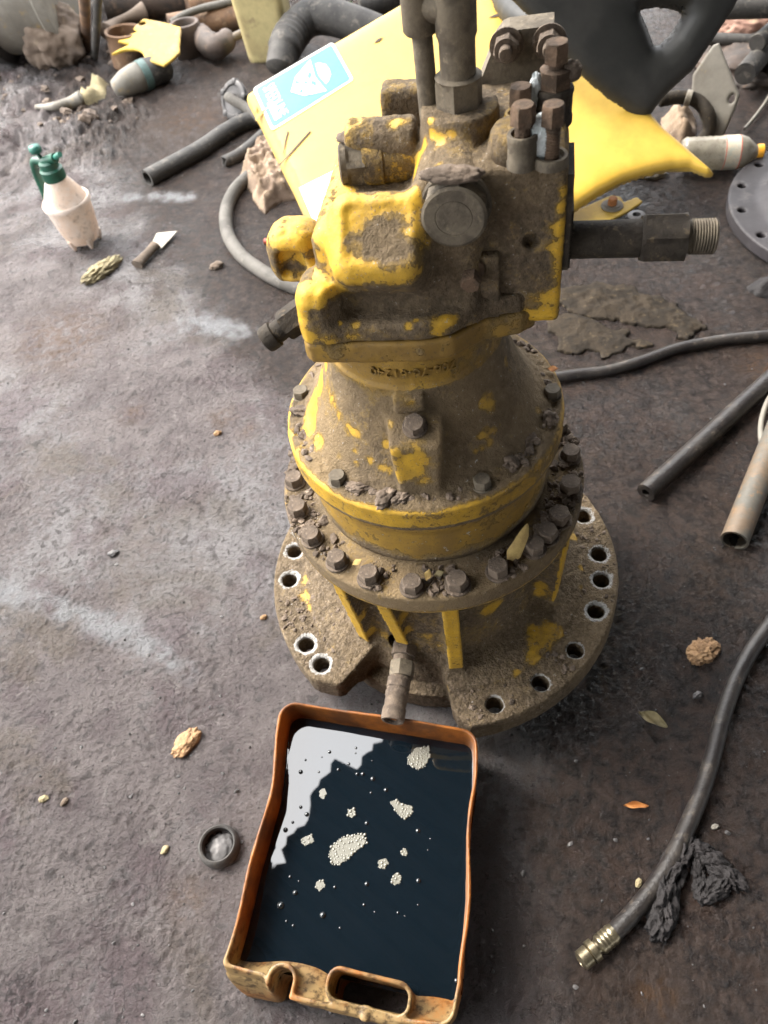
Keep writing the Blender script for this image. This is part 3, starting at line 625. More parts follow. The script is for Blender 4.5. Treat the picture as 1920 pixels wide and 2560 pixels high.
blobs = [(870, 505, 42, .75), (835, 560, 42, .8), (825, 620, 42, .8), (855, 670, 42, .8), (915, 690, 40, .8), (980, 695, 36, .75), (1035, 670, 36, .75), (1055, 600, 32, .7), (1050, 530, 34, .75), (1015, 495, 32, .7), (940, 500, 36, .5), (900, 560, 40, .35), (980, 530, 36, .3), (1020, 570, 26, .4), (940, 590, 45, -.35), (985, 640, 42, -.45), (900, 530, 22, -.3), (800, 590, 24, .7),
         (760, 745, 34, .9), (800, 760, 18, .6), (750, 790, 26, .9), (765, 840, 26, .9), (780, 870, 24, .8), (800, 730, 30, .5), (840, 730, 20, .4), (840, 790, 48, -.5), (930, 780, 60, -.6), (1010, 790, 50, -.6), (820, 850, 22, .3), (860, 865, 26, .5), (930, 860, 30, .65), (990, 855, 26, .65), (1050, 850, 26, .55), (1100, 830, 26, .7), (1130, 800, 20, .7), (890, 810, 13, .9), (850, 808, 7, .9), (1022, 815, 12, .9), (1040, 800, 10, .7), (1090, 800, 18, .6), (1110, 790, 12, .6), (880, 840, 20, .4),
         (715, 605, 26, .9), (745, 600, 24, .9), (775, 600, 20, .6), (755, 645, 20, .5), (710, 640, 16, .5), (720, 690, 14, .5), (800, 640, 18, .6), (775, 730, 16, .5), (700, 745, 22, .8), (690, 770, 14, .7), (740, 620, 18, .3), (735, 670, 26, -.6), (765, 690, 24, -.5),
         (825, 525, 22, .9), (828, 555, 18, .8), (1075, 300, 14, .9), (1080, 335, 16, .9), (1060, 365, 20, .85), (1045, 400, 22, .9), (1036, 435, 20, .9), (1036, 480, 18, .8), (1100, 350, 18, .7), (1130, 335, 12, .4), (1075, 420, 14, .7), (1100, 408, 10, .7), (1145, 425, 14, .9), (1165, 432, 10, .8), (985, 310, 20, .8), (1010, 300, 18, .5), (860, 450, 18, .6), (870, 480, 24, .5), (930, 470, 30, -.5), (980, 480, 22, .3)]
hit_paint(me, blobs, start)

# ---- valve block
h = .002; lo = (.015, -.075, .540); X, Y, Z = grid(lo, (.160, .130, .716), h)
D = sbox(X, Y, Z, (.0855, .035, .6275), (.0555, .080, .0735), .005)
D = smin(D, sbox(X, Y, Z, (.108, .02, .703), (.030, .050, .004), .003), .004)
c = aly(1330, 607, -.045); D = smax(D, -scyl(X, Y, Z, (c[0], -.045, c[2]), 1, .01, .0072), .0015)
D = smax(D, -sbox(X, Y, Z, (.122, -.046, .5625), (.03, .0025, .0012), .0005), .001)
def vb_cl(V, N): return sstep(.5, .9, N[:, 2])*np.clip(.0018*fbm(V, 60, 3)+.001*fbm(V, 160, 2), -.0005, .003)+.0005*fbm(V, 80, 3)
V, F, N = net(D, lo, h, True, clumps=vb_cl); me = mesh_np('valve_block', V, F); obj('valve_block', me, M_HOUS, motor)
LX = V@XL.astype(np.float32)
hit_paint(me, [(1408, 480, 18, .6), (1405, 520, 18, .65), (1400, 570, 24, .7), (1398, 620, 28, .7), (1390, 680, 34, .6), (1385, 740, 34, .7), (1360, 790, 30, 1.), (1310, 792, 28, .95), (1290, 797, 20, .6), (1340, 745, 30, .3), (1350, 690, 26, .25), (1370, 560, 16, .3), (1200, 590, 12, .5), (1250, 700, 50, -.2)], -.62+.35*sstep(.128, .139, LX))
# cover plate with recess
h = .0012; lo = (.050, -.060, .550); X, Y, Z = grid(lo, (.096, -.030, .640), h)
D = sbox(X, Y, Z, (.0725, -.043, .5935), (.0165, .0105, .037), .003)
c = aly(1190, 765, -.0535); D = smax(D, -scyl(X, Y, Z, (c[0], -.0535, c[2]), 1, .008, .0075), .001)
c2 = aly(1180, 672, -.0535); D = smax(D, -scyl(X, Y, Z, (c2[0], -.0535, c2[2]), 1, .0022, .0115), .0008)
V, F, N = net(D, lo, h, True); me = mesh_np('cover_plate', V, F); obj('cover_plate', me, M_HOUS, motor); hit_paint(me, [(1180, 803, 12, .9), (1195, 806, 10, .8)], -.75)
def L3(p): return W(*p)
AY = -YL
m_ = MB().add(*lathe([(.0108, 0), (.0108, .003), (.0095, .0042), (.0052, .0045), (.0050, .014)], n=24)).add(*lathe([(.0092, .010), (.0092, .0185), (.0085, .0205), (.0072, .021)], n=24, hexa={0, 1, 2}))
me = m_.mesh('cover_bolt', True, 30); place('cover_bolt', me, L3((c2[0], -.0512, c2[2]-.001)), AY-.12*ZL, .2, M_RUSTBOLT)
m_ = MB().add(*lathe([(.0075, 0), (.0075, .0008), (.0058, .001), (.0055, -.004)], n=24)); place('socket', m_.mesh('socket', True, 30), L3((c[0], -.0485, c[2])), AY, 0, M_DARK)
# big hex plug
pc = aly(1135, 545, -.066)
m_ = MB().add(*lathe([(.0268, 0), (.0268, .0165), (.0262, .019), (.0238, .0205), (.0150, .0206), (.0146, .0201), (.0142, .0206), (.004, .0208)], n=48, hexa={0, 1}))
m_.add(*lathe([(.0285, -.004), (.0285, .0025), (.027, .004)], n=40)); hexplug = place('hex_plug', m_.mesh('hex_plug', True, 30), L3((pc[0], -.0465, pc[2])), AY, .35, M_STEEL)
m_ = MB().add(*lump(L3((pc[0]-.002, -.055, pc[2]+.030)), (.024, .010, .006), YAW, .3, 2., sub=4)); obj('mud_cap', m_.mesh('mud_cap'), M_DIRT, motor)

# ---- relief valve adjusters on the block
def adjuster(px_b, py_b, z0, sleeve, head, name, label=None, thread=0, m1=M_STEEL, m2=M_RUSTBOLT):
    b = alz(px_b, py_b, z0); e = thing_part = MB()
    prof = [(sleeve[0]*1.05, -.004), (sleeve[0]*1.05, .001), (sleeve[0], .003), (sleeve[0], sleeve[1]-.005), (sleeve[0]*1.04, sleeve[1]-.004), (sleeve[0]*1.04, sleeve[1]-.002), (sleeve[0]*.98, sleeve[1]), (sleeve[0]*.78, sleeve[1]), (sleeve[0]*.74, sleeve[1]-.004), (head[0]*.5, sleeve[1]-.004)]
    s_ = obj(name, MB().add(*lathe(prof, L3(b), n=32)).mesh(name, True, 35), m1, motor)
    q = MB(); z1 = sleeve[1]-.004; pr = []
    zt = head[1]
    if thread:
        k = int((zt-z1)/.0022)
        for i in range(k): pr += [(head[0]*.60, z1+i*.0022), (head[0]*.70, z1+i*.0022+.0011)]
        pr += [(head[0]*.6, zt)]
    else: pr = [(head[0]*.62, z1), (head[0]*.62, zt)]
    q.add(*lathe(pr, L3(b), n=24)); q.add(*lathe([(head[0], zt-.001), (head[0], zt+.010), (head[0]*.94, zt+.0125), (head[0]*.8, zt+.0135)], L3(b), n=24, hexa={0, 1, 2}, phase=random.random()))
    V = np.array(q.v); V += fbm(V, 110, 2)[:, None]*.0007; q.v = [tuple(v) for v in V]
    obj('adjuster_bolt', q.mesh('adjuster_bolt', True, 30), m2, s_); return b
adjuster(1305, 402, .705, (.0112, .0215), (.0094, .029), 'valve_sleeve')
adjuster(1377, 398, .705, (.0128, .004), (.0091, .028), 'valve_seat', thread=1)
adjuster(1300, 312, .705, (.0122, .010), (.0096, .017), 'valve_sleeve', m1=M_HOUS)
b4 = adjuster(1383, 292, .705, (.0145, .024), (.0098, .043), 'valve_sleeve', m1=M_DARK)
m_ = MB().add(*lathe([(.0128, .024), (.0128, .034), (.012, .037), (.009, .038)], L3(b4), n=24, hexa={0, 1}, phase=.3)); obj('lock_nut', m_.mesh('lock_nut', True, 30), M_RUSTBOLT, motor)
m_ = MB().add(*lump(L3(b4)+np.array([.012, -.002, .034]), (.008, .008, .008), 0, .3, 2., sub=3)); obj('mud_cap', m_.mesh('mud_cap'), M_DIRT, motor)
m_ = MB().add(*lathe([(.0215, -.006), (.0215, .014), (.019, .018), (.013, .019)], L3(alz(1296, 372, .705)), n=40)); me = m_.mesh('valve_mound'); obj('valve_mound', me, M_HOUS, motor); hit_paint(me, [], -.35)
def film(p, sx, sy, sz, seed):
    V, F = ico(3); n = fbm(V+seed, 2.2, 3, True); V = V*(1+.55*n)[:, None]*np.array([sx, sy, sz]); V = V[:, :1]*XL+V[:, 1:2]*YL+V[:, 2:]*ZL
    m_ = MB().add(V+p, F); return obj('plastic_film', m_.mesh('plastic_film', False), M_FILMW, motor)
film(L3(alz(1352, 372, .712))+np.array([0, 0, .008]), .008, .007, .017, 1.); film(L3(alz(1338, 268, .715))+np.array([0, 0, .012]), .005, .004, .013, 5.)

# ---- pipes on top
DT = (.053, .027)
tc = aly(1051, 60, .035); br = np.array([tc[0], .035]); zs_ = aly(1051, 76, .035)[2]; zt_ = aly(1145, 92, .027)[2]
q = MB().add(*lathe([(.0195, .718), (.0195, .7385), (.0188, .741), (.0160, .7425)], L3((*DT, 0)), n=24, hexa={0, 1}, phase=.1)); hexo = obj('port_hex', q.mesh('port_hex', True, 30), M_STEEL, motor)
q = MB().add(*lathe([(.0138, .741), (.0141, .744), (.0141, zt_-.003), (.0146, zt_), (.0158, zt_+.003), (.0158, zt_+.05), (.0158, .99)], L3((*DT, 0)), n=32)); pipe = obj('standpipe', q.mesh('standpipe', True, 40), M_STEEL, motor)
q = MB().add(*tube([L3((*DT, zt_+.022)), L3((br[0]+.006, .035, zt_+.022))], .0135, 24)); obj('tee_branch', q.mesh('tee_branch', True, 40), M_STEEL, motor)
q = MB().add(*lathe([(.0125, zs_-.001), (.0140, zs_+.001), (.0140, .86), (.0135, .99)], L3((br[0], br[1], 0)), n=32)); obj('branch_sleeve', q.mesh('branch_sleeve', True, 40), M_STEEL, motor)
q = MB().add(*tube([L3((br[0], br[1], zs_+.02)), L3((br[0]+.001, br[1], .75)), L3((br[0]+.002, br[1], .68))], .0082, 24)); obj('branch_tube', q.mesh('branch_tube', True, 40), M_STEEL, motor)
# rear bracket with two nuts
yb = .098; poly = [aly(*p_, yb) for p_ in ((1190, 232), (1238, 108), (1256, 84), (1272, 77), (1385, 64), (1400, 232))]
q = MB(); n_ = len(poly)
Vb = [L3((p_[0], yb, p_[2])) for p_ in poly]+[L3((p_[0], yb+.022, p_[2]+.002)) for p_ in poly]
q.add(Vb, [tuple(range(n_))[::-1], tuple(range(n_, 2*n_))]+[(i, (i+1) % n_, (i+1) % n_+n_, i+n_) for i in range(n_)])
q.add(*lump(L3((.09, .11, .688)), (.05, .02, .012), YAW, .2, 1.5, sub=3))
bracket = obj('rear_bracket', q.mesh('rear_bracket', False), M_STEEL, motor)
top = [aly(*p_, yb) for p_ in ((1256, 84), (1272, 77), (1385, 64))]
nutm = MB().add(*lathe([(.0155, 0), (.0155, .002), (.0125, .0025)], n=28)).add(*lathe([(.0120, .0025), (.0120, .011), (.0105, .013), (.006, .0132), (.006, .021), (.0052, .022)], n=24, hexa={0, 1})).mesh('nut', True, 30); nutm.materials.append(M_MUDBOLT)
for p_ in ((1266, 112), (1374, 103)):
    c = aly(*p_, yb); place('nut', nutm, L3((c[0], yb-.0002, c[2])), AY, .3, sc=.92)
# ---- left plug and its hex
lc = aly(885, 400, .022); ax = -XL*.98-YL*.16+ZL*.02
q = MB().add(*lathe([(.0195, -.045), (.0195, .0), (.0205, .001), (.0205, .016), (.0195, .018)], n=36)); me = q.mesh('plug_collar', True, 40)
o_ = place('plug_collar', me, L3((lc[0]+.026, .024, lc[2]-.002)), ax, 0, M_HOUS)
attr(me, 'wear', np.full(len(me.vertices), -.05))
q = MB().add(*lathe([(.0215, .0), (.0215, .013), (.0205, .0155), (.0165, .0158), (.0172, .021), (.0150, .0225)], n=48, hexa={0, 1})); place('left_hex_plug', q.mesh('left_hex_plug', True, 30), L3((lc[0]+.010, .0215, lc[2]-.002)), ax, .3, M_STEEL)
q = MB().add(*lump(L3((lc[0]+.012, .03, lc[2]+.016)), (.026, .014, .006), YAW, .3, 2., sub=4)); obj('mud_cap', q.mesh('mud_cap'), M_DIRT, motor)
# ---- elbow fitting on the left
b0 = W(-.098, -.056, .572); b1 = at(662, 853, .556); ax = b1-b0; Lf = np.linalg.norm(ax)
q = MB().add(*lathe([(.0150, -.01), (.0150, .014), (.0138, .016)], n=24, hexa={0, 1})).add(*lathe([(.0105, .012), (.0105, .026), (.0128, .027), (.0128, Lf-.003), (.0115, Lf), (.0085, Lf+.001), (.0080, Lf-.01), (.001, Lf-.01)], n=36)); place('elbow_fitting', q.mesh('elbow_fitting', True, 30), b0, ax, .2, M_DARK)
# ---- pipe out of the right face
pz, py_ = .620, -.017; o0 = W(.139, py_, pz); ax = XL
q = MB()
for (a, b, c_) in (((0, .0, .650), (.0040, .024, .043), None), ((0, .004, .630), (.0060, .020, .027), None)):
    cx = W(.1415, py_+a[1], a[2]); hx = b
    Vb = [cx+XL*sx*hx[0]+YL*sy*hx[1]+ZL*sz*hx[2] for sx in (-1, 1) for sy in (-1, 1) for sz in (-1, 1)]
    q.add(Vb, [(0, 1, 3, 2), (4, 6, 7, 5), (0, 4, 5, 1), (2, 3, 7, 6), (0, 2, 6, 4), (1, 5, 7, 3)])
obj('port_flange', q.mesh('port_flange', False), M_DARK, motor)
Ln = float((at(1770, 592, pz)-o0)@XL)
q = MB().add(*noisy(lathe([(.0165, .0), (.0165, .004), (.0155, .005), (.0155, Ln*.60), (.0172, Ln*.62)], n=40, sub=.006), .0, 40)); outp = place('outlet_pipe', q.mesh('outlet_pipe', True, 40), o0, ax, 0, M_DARK)
q = MB().add(*lathe([(.0180, Ln*.55), (.0212, Ln*.57), (.0212, Ln*.83), (.0195, Ln*.85), (.0150, Ln*.855)], n=48, hexa={1, 2})); place('hex_nut', q.mesh('hex_nut', True, 30), o0, ax, .5, M_DARK, parent=outp)
pr = [(.0138, Ln*.84)]
for i in range(9): pr += [(.0132, Ln*.88+i*.0022), (.0146, Ln*.88+i*.0022+.0011)]
pr += [(.0132, Ln*.88+.0205), (.0095, Ln*.88+.0206), (.009, Ln*.85), (.0005, Ln*.85)]
q = MB().add(*lathe(pr, n=36)); place('thread', q.mesh('thread', True, 25), o0, ax, 0, M_STEEL, parent=outp)
# ---- drain fitting hanging out of the base over the pan
d0 = at(1014, 1606, .104); d1 = at(981, 1803, .097); ax = d1-d0; LD = float(np.linalg.norm(ax)); u_ = LD/100.
q = MB().add(*lathe([(.0120, -u_*12), (.0120, 0), (.0172, u_*1), (.0172, u_*17), (.0160, u_*19), (.0128, u_*19.5), (.0128, u_*28)], n=24, hexa={2, 3})); drain = place('drain_fitting', q.mesh('drain_fitting', True, 30), d0, ax, .2, M_MUDBOLT)
q = MB().add(*lathe([(.0128, u_*26), (.0166, u_*27), (.0166, u_*44), (.0152, u_*46), (.0130, u_*46.5)], n=24, hexa={1, 2})); place('drain_hex', q.mesh('drain_hex', True, 30), d0, ax+np.array([.004, 0, 0]), .6, M_STEEL, parent=drain)
q = MB().add(*noisy(lathe([(.0128, u_*45), (.0150, u_*48), (.0150, u_*60), (.0138, u_*61), (.0138, u_*64), (.0152, u_*65), (.0152, u_*70), (.0140, u_*71.5), (.0140, u_*84), (.0150, u_*85), (.0150, u_*97), (.0140, u_*100), (.0108, u_*100), (.0100, u_*86), (.0003, u_*86)], n=36, sub=.002), .0006, 120)); place('drain_valve', q.mesh('drain_valve', True, 40), d0, ax, 0, M_MUDBOLT, parent=drain)
# ---- raised casting number, upside down on the neck
def text_mesh(s, size, depth_=.0, font_sc=1.):
    cu = bpy.data.curves.new('text', 'FONT'); cu.body = s; cu.size = size; cu.extrude = depth_; cu.align_x = 'CENTER'; cu.align_y = 'CENTER'; cu.resolution_u = 3
    o = bpy.data.objects.new('text', cu); COL.objects.link(o); dg = bpy.context.evaluated_depsgraph_get(); dg.update()
    me = bpy.data.meshes.new_from_object(o.evaluated_get(dg)); bpy.data.objects.remove(o); return me
me = text_mesh('706-76-61240', .0145, .0009)
for v in me.vertices:
    a_ = rad(-100)-v.co.x*-1/.087*-1; zz = .5325-v.co.y; rr = .0893+v.co.z
    v.co = Vector((rr*math.cos(a_), rr*math.sin(a_), zz))
me.update(); obj('casting_number', me, M_FILM, motor); attr(me, 'wear', np.full(len(me.vertices), -.12))

# ---- loose dirt caught on the ledges
def rubble(n_, ring, zf, smin_, smax_, arcs=None, keep=None):
    m_ = MB(); V0, F0 = ico(1)
    for i in range(n_):
        for _ in range(20):
            a = random.uniform(-math.pi, math.pi); r_ = random.uniform(*ring)
            if keep is None or keep(math.degrees(a), r_): break
        s_ = smin_*(smax_/smin_)**(random.random()**2.2); q = np.array([random.uniform(.6, 1.4), random.uniform(.6, 1.4), random.uniform(.4, .9)])*s_
        V = V0*(1+.45*RNG.normal(size=(len(V0), 1)).clip(-1, 1)*.6)*q; t_ = random.random()*6; c_, s2 = math.cos(t_), math.sin(t_)
        V = np.stack([V[:, 0]*c_-V[:, 1]*s2, V[:, 0]*s2+V[:, 1]*c_, V[:, 2]], 1)
        x_, y_ = r_*math.cos(a), r_*math.sin(a); m_.add(V+np.array([x_, y_, zf(x_, y_)+s_*.25]), F0)
    return m_
nz = lambda a, f_: mnoise.noise(Vector((math.cos(rad(a))*f_, math.sin(rad(a))*f_, 3.)))
m_ = rubble(700, (.131, .1505), lambda x_, y_: .4075, .0007, .0058, keep=lambda a, r_: nz(a, 3) > -.05 and r_ < .149-.012*random.random())
m_.v += []
obj('loose_dirt', m_.mesh('loose_dirt', False), M_DIRT, motor, kind='stuff')
m_ = rubble(1900, (.146, .1845), lambda x_, y_: .2898, .0006, .0062, keep=lambda a, r_: nz(a, 4) > -.12)
obj('loose_dirt', m_.mesh('loose_dirt', False), M_DIRT, motor, kind='stuff')
m_ = rubble(2600, (.15, .245), lambda x_, y_: .0765+.33*max(0, .201-math.hypot(x_, y_)), .0006, .0042, keep=lambda a, r_: not (-147 < a < -94) and nz(a, 2.5) > -.3 and min(abs((a-b+180) % 360-180)*r_*.01745 if .205 < r_ else .05 for b in HOLE) > .019 and not (r_ > .2 and -145 < a < -95))
obj('loose_dirt', m_.mesh('loose_dirt', False), M_DIRT, motor, kind='stuff')
for (px_, py_, z_, s_) in ((1160, 1150, .41, (.010, .012, .014)), (965, 1240, .41, (.015, .009, .005)), (1010, 1235, .41, (.014, .008, .004)), (1270, 1150, .41, (.012, .010, .007)), (1375, 1045, .41, (.010, .008, .006)), (1310, 1100, .41, (.010, .010, .006)), (800, 1110, .41, (.010, .012, .006)), (755, 1030, .41, (.007, .014, .006)), (900, 1215, .41, (.014, .008, .004))):
    p_ = at(px_, py_, z_); m_ = MB().add(*lump(p_, s_, random.random()*3, .55, 1.8, sub=4, seed=px_*.01, detail=.16)); obj('mud_clump', m_.mesh('mud_clump'), M_DIRT, motor)

# ================================================================== DRAIN PAN, OIL, FOAM
PC = np.array([-.169, -.357, 0]); pa = rad(-21.57); PU = np.array([math.cos(pa), math.sin(pa), 0]); PV = np.array([-PU[1], PU[0], 0])
def PL(u_, v_, z_): return PC+PU*u_+PV*v_+np.array([0, 0, z_])
def pan_uv(x_, y_, z_): q = at(x_, y_, z_)-PC; return float(q@PU), float(q@PV)
h = .0016; lo = (-.160, -.190, -.012); X, Y, Z = grid(lo, (.165, .170, .112), h)
ol = [(-.119, .128), (.096, .130), (.103, .084), (.111, -.02), (.121, -.12), (.118, -.142), (.041, -.152), (-.03, -.156), (-.100, -.160), (-.101, -.03), (-.105, .03), (-.116, .10)]
Xw = X+.0035*np.sin(Y*38+.6)*np.clip(Z/.08, 0, 1)
o2 = spoly(Xw+0*Z[:, :1], Y+0*X, ol)-.020 if False else None
base2 = spoly(X[:, :, 0], Y[:, :, 0], ol)[:, :, None]-.020
out = smax(base2+.006*np.clip((.09-Z)/.09, 0, 1)+.003*np.sin(Y*40)*(Z/.09), -Z-.006, .012)
out = smax(out, (-Y-.170+(.014-.026*np.clip(1-Z/.088, 0, 1))*sstep(-.058, -.072, X)), .008)
slot = sbox(X, Y, Z, (.044, -.1475, .05), (.042, .0125, .2), .010)
notch = sbox(X, Y, Z, (-.050, -.172, .05), (.0125, .028, .2), .011)
out = smax(out, -slot, .004); out = smax(out, -notch, .004)
shell = np.maximum(out, -(out+.0042)); shell = smin(shell, np.maximum(out, Z-(.0470+(-.138-Y-.006*np.sin(X*40))*.95)), .004)
top = .0875+.0018*np.sin(X*31+1)+.0014*np.sin(Y*47)-.010*np.exp(-(((X-.044)/.05)**2+((Y+.168)/.014)**2))
D = smax(shell, Z-top, .0018)
D = smin(D, sbox(X, Y, Z, (.044, -.1655, .058), (.044, .0055, .016), .003), .003)
D = smin(D, sbox(X, Y, Z, (.044, -.166, .0745), (.004, .007, .004), .002), .003)
for u_ in (.022, .066): D = smin(D, sbox(X, Y, Z, (u_, -.1665, .073), (.015, .003, .003), .0025), .002)
V, F = surface_nets(D.astype(np.float32), lo, h); N = vnormals(V, F); V = V+N*(.0008*fbm(V, 25, 2)*2)[:, None].astype(np.float32)
V = (V[:, :1]*PU+V[:, 1:2]*PV+V[:, 2:]*np.array([0, 0, 1.])+PC).astype(np.float32)
pvv = (V-PC) @ PV; pan_me = mesh_np('drain_pan', V.astype(np.float32), F); attr(pan_me, 'pale', sstep(-.105, -.150, pvv+.02*fbm(V, 20, 3))*(.55+.45*sstep(.02, .06, V[:, 2])))
pan = solo('drain_pan', pan_me, M_PAN, 'amber plastic drain pan cut from a jerrycan, full of black oil', 'drain pan')
# oil: fills the pan up to its walls
OZ = .0490; iu = np.arange(-.150, .150, .003); iv = np.arange(-.172, .162, .003); UU, VV = np.meshgrid(iu, iv, indexing='ij')
d2 = spoly(UU, VV, ol)-.020; d2 = np.maximum(d2+.002+.006*.45+.003*np.sin(VV*40)*.63, -VV-.152)
d2 = np.maximum(np.maximum(d2, -np.maximum(np.abs(UU-.044)-.042, np.abs(VV+.1475)-.0125)), -np.maximum(np.abs(UU+.05)-.0125, np.abs(VV+.172)-.028))
d2 = d2-.0028; ok = d2 < .0015; ids = -np.ones(UU.shape, int); cells = ok[:-1, :-1] & ok[1:, :-1] & ok[1:, 1:] & ok[:-1, 1:]
need = np.zeros_like(ok); need[:-1, :-1] |= cells; need[1:, :-1] |= cells; need[1:, 1:] |= cells; need[:-1, 1:] |= cells
ids[need] = np.arange(need.sum()); men = .0016*np.exp(np.minimum(d2, 0)/.0028)
V = np.stack([UU[need], VV[need], (OZ+men)[need]], 1); V = V[:, :1]*PU+V[:, 1:2]*PV+V[:, 2:]*np.array([0, 0, 1.])+PC
c_ = np.argwhere(cells); F = np.stack([ids[c_[:, 0], c_[:, 1]], ids[c_[:, 0]+1, c_[:, 1]], ids[c_[:, 0]+1, c_[:, 1]+1], ids[c_[:, 0], c_[:, 1]+1]], 1)
oil = solo('used_oil', mesh_np('used_oil', V, F), M_OIL, 'black used oil mirroring the sky inside the amber drain pan', 'oil')
V3, F3 = ico(2); V2_, F2_ = ico(1)
def bub(m_, p_, r_, lo_=False):
    Vv, Ff = (V2_, F2_) if lo_ else (V3, F3); m_.add(Vv*np.array([r_, r_, r_*.75])+np.array(p_)+np.array([0, 0, r_*.1]), Ff)
def foam_patch(poly, n_, rb, label, rim=True):
    P_ = [at(x_, y_, OZ)[:2] for x_, y_ in poly]; P_ = np.array(P_); lo_, hi_ = P_.min(0), P_.max(0); m_ = MB(); pts = []
    t_ = 0
    while len(pts) < n_ and t_ < 6000:
        t_ += 1; q = lo_+RNG.random(2)*(hi_-lo_); r_ = rb*random.uniform(.45, 1.3)
        if spoly(np.array([q[0]]), np.array([q[1]]), P_)[0] < 0 and all((q[0]-a)**2+(q[1]-b)**2 > ((r_+c)*.86)**2 for a, b, c in pts): pts.append((q[0], q[1], r_))
    for a, b, c in pts: bub(m_, (a, b, OZ), c, False)
    Pb = P_.mean(0)+(P_-P_.mean(0))*.93; nb = len(Pb)
    m_.add([(a, b, OZ+.0007) for a, b in Pb]+[(Pb[:, 0].mean(), Pb[:, 1].mean(), OZ+.0007)], [(i, (i+1) % nb, nb) for i in range(nb)] if sum(Pb[i][0]*Pb[(i+1) % nb][1]-Pb[(i+1) % nb][0]*Pb[i][1] for i in range(nb)) > 0 else [((i+1) % nb, i, nb) for i in range(nb)])
    return solo('foam_patch', m_.mesh('foam_patch'), M_FOAM, label, 'foam', 'foam patches floating on the oil')
foam_patch([(822, 2140), (828, 2115), (850, 2095), (885, 2085), (912, 2085), (918, 2108), (895, 2125), (868, 2150), (845, 2165), (828, 2160)], 150, .0016, 'largest foam patch, oblong, in the middle of the black oil')
foam_patch([(1018, 1895), (1040, 1870), (1072, 1865), (1076, 1890), (1065, 1915), (1045, 1925), (1020, 1912)], 95, .0017, 'round foam patch on the oil below the drain fitting, near the far right corner')
foam_patch([(976, 2005), (990, 1998), (1005, 2010), (1032, 2015), (1032, 2035), (1012, 2048), (1000, 2042), (985, 2022)], 60, .0017, 'foam patch with a forked outline on the right half of the oil')
foam_patch([(1002, 2128), (1012, 2120), (1018, 2130), (1016, 2140), (1005, 2140)], 16, .0016, 'small oval foam patch near the right side of the pan')
foam_patch([(946, 2150), (965, 2145), (972, 2158), (962, 2172), (946, 2170)], 24, .0015, 'small square foam patch right of the largest one')
foam_patch([(982, 2188), (992, 2180), (1004, 2190), (1000, 2208), (985, 2215), (978, 2203)], 26, .0015, 'pointed oval foam patch below the small square one')
foam_patch([(800, 1975), (812, 1970), (818, 1985), (808, 2000), (798, 1990)], 14, .0016, 'small foam patch at the edge of the bright sky reflection')
foam_patch([(755, 2095), (780, 2085), (785, 2105), (765, 2115), (752, 2108)], 22, .0016, 'foam patch at the lower end of the bright sky reflection')
foam_patch([(790, 2205), (808, 2198), (814, 2215), (800, 2228), (788, 2220)], 14, .0017, 'foam cluster below and left of the largest patch')
foam_patch([(870, 2025), (885, 2020), (890, 2038), (878, 2045), (868, 2040)], 10, .0018, 'foam cluster above the largest patch')
bubs = [(893, 1935, 3.4), (907, 1935, 4), (932, 1947, 4.6), (965, 1975, 4.2), (928, 1982, 2.6), (917, 2058, 4), (1045, 2077, 4.4), (1046, 2202, 4.6), (917, 2210, 4.4), (837, 2218, 3.2), (725, 2192, 3.2), (738, 2232, 5), (702, 2264, 7), (747, 2203, 2), (716, 2303, 2.6), (733, 2314, 3), (807, 2288, 6), (910, 2262, 3), (937, 2280, 2.2), (995, 2282, 2.8), (850, 2320, 2.6), (1045, 2262, 2), (752, 1930, 4.5), (797, 1930, 2.4), (846, 1924, 3.4), (824, 1880, 3.6), (764, 1900, 2.4), (752, 2018, 3.6), (767, 2036, 4.6), (732, 2056, 3), (714, 2075, 5), (805, 1893, 1.6), (890, 1870, 2.6), (889, 1883, 2), (872, 1910, 3), (1142, 2452, 5), (1012, 2290, 1.5), (930, 1902, 1.6), (1076, 2097, 1.8), (1070, 2125, 1.6)]
bm = MB(); bub(bm, (0, 0, 0), 1.); bme = bm.mesh('bubble'); bme.materials.append(M_BUB)
for i, (x_, y_, r_) in enumerate(bubs):
    p_ = at(x_, y_, OZ); o = obj('bubble', bme, None); o.location = Vector(p_); o.scale = [r_*1.25*mpp(p_)]*3; tag(o, 'single air bubble floating on the '+('sky reflection in the' if x_ < 860 and y_ < 2150-(x_-700)*1.2 else 'near part of the' if y_ > 2190 else 'far part of the' if y_ < 2000 else 'middle of the')+' black oil', 'bubble', 'single bubbles on the oil')

# ================================================================== YELLOW PANEL
def net_plate(name, poly, O, e1, e2, n_, th, h, bulge=None, holes=(), rnd=.004, margin=.01, wob=0.):
    """irregular plate: poly in the plane (u, v); top face at w = bulge(u, v), th thick"""
    P_ = np.array(poly); hs = h; blo, bhi = P_.min(0)-margin, P_.max(0)+margin
    X, Y = np.meshgrid(np.arange(blo[0], bhi[0], h, dtype=np.float32), np.arange(blo[1], bhi[1], h, dtype=np.float32), indexing='ij')
    d = spoly(X, Y, P_)
    for hp in holes: d = np.maximum(d, -spoly(X, Y, np.array(hp)))
    B = bulge(X, Y, np.minimum(d, .002)) if bulge is not None else 0*X
    zz = np.arange(float(B.min())-th-margin, float(B.max())+margin, h, dtype=np.float32)
    D = smax(d[:, :, None], np.abs(zz[None, None, :]-B[:, :, None]+th/2)-th/2, rnd)
    V, F = surface_nets(D.astype(np.float32), (blo[0], blo[1], zz[0]), h)
    if wob: V = V+vnormals(V, F)*(wob*fbm(V, 30, 2))[:, None].astype(np.float32)
    Wv = V[:, :1]*e1+V[:, 1:2]*e2+V[:, 2:]*n_+O
    return Wv.astype(np.float32), F, V
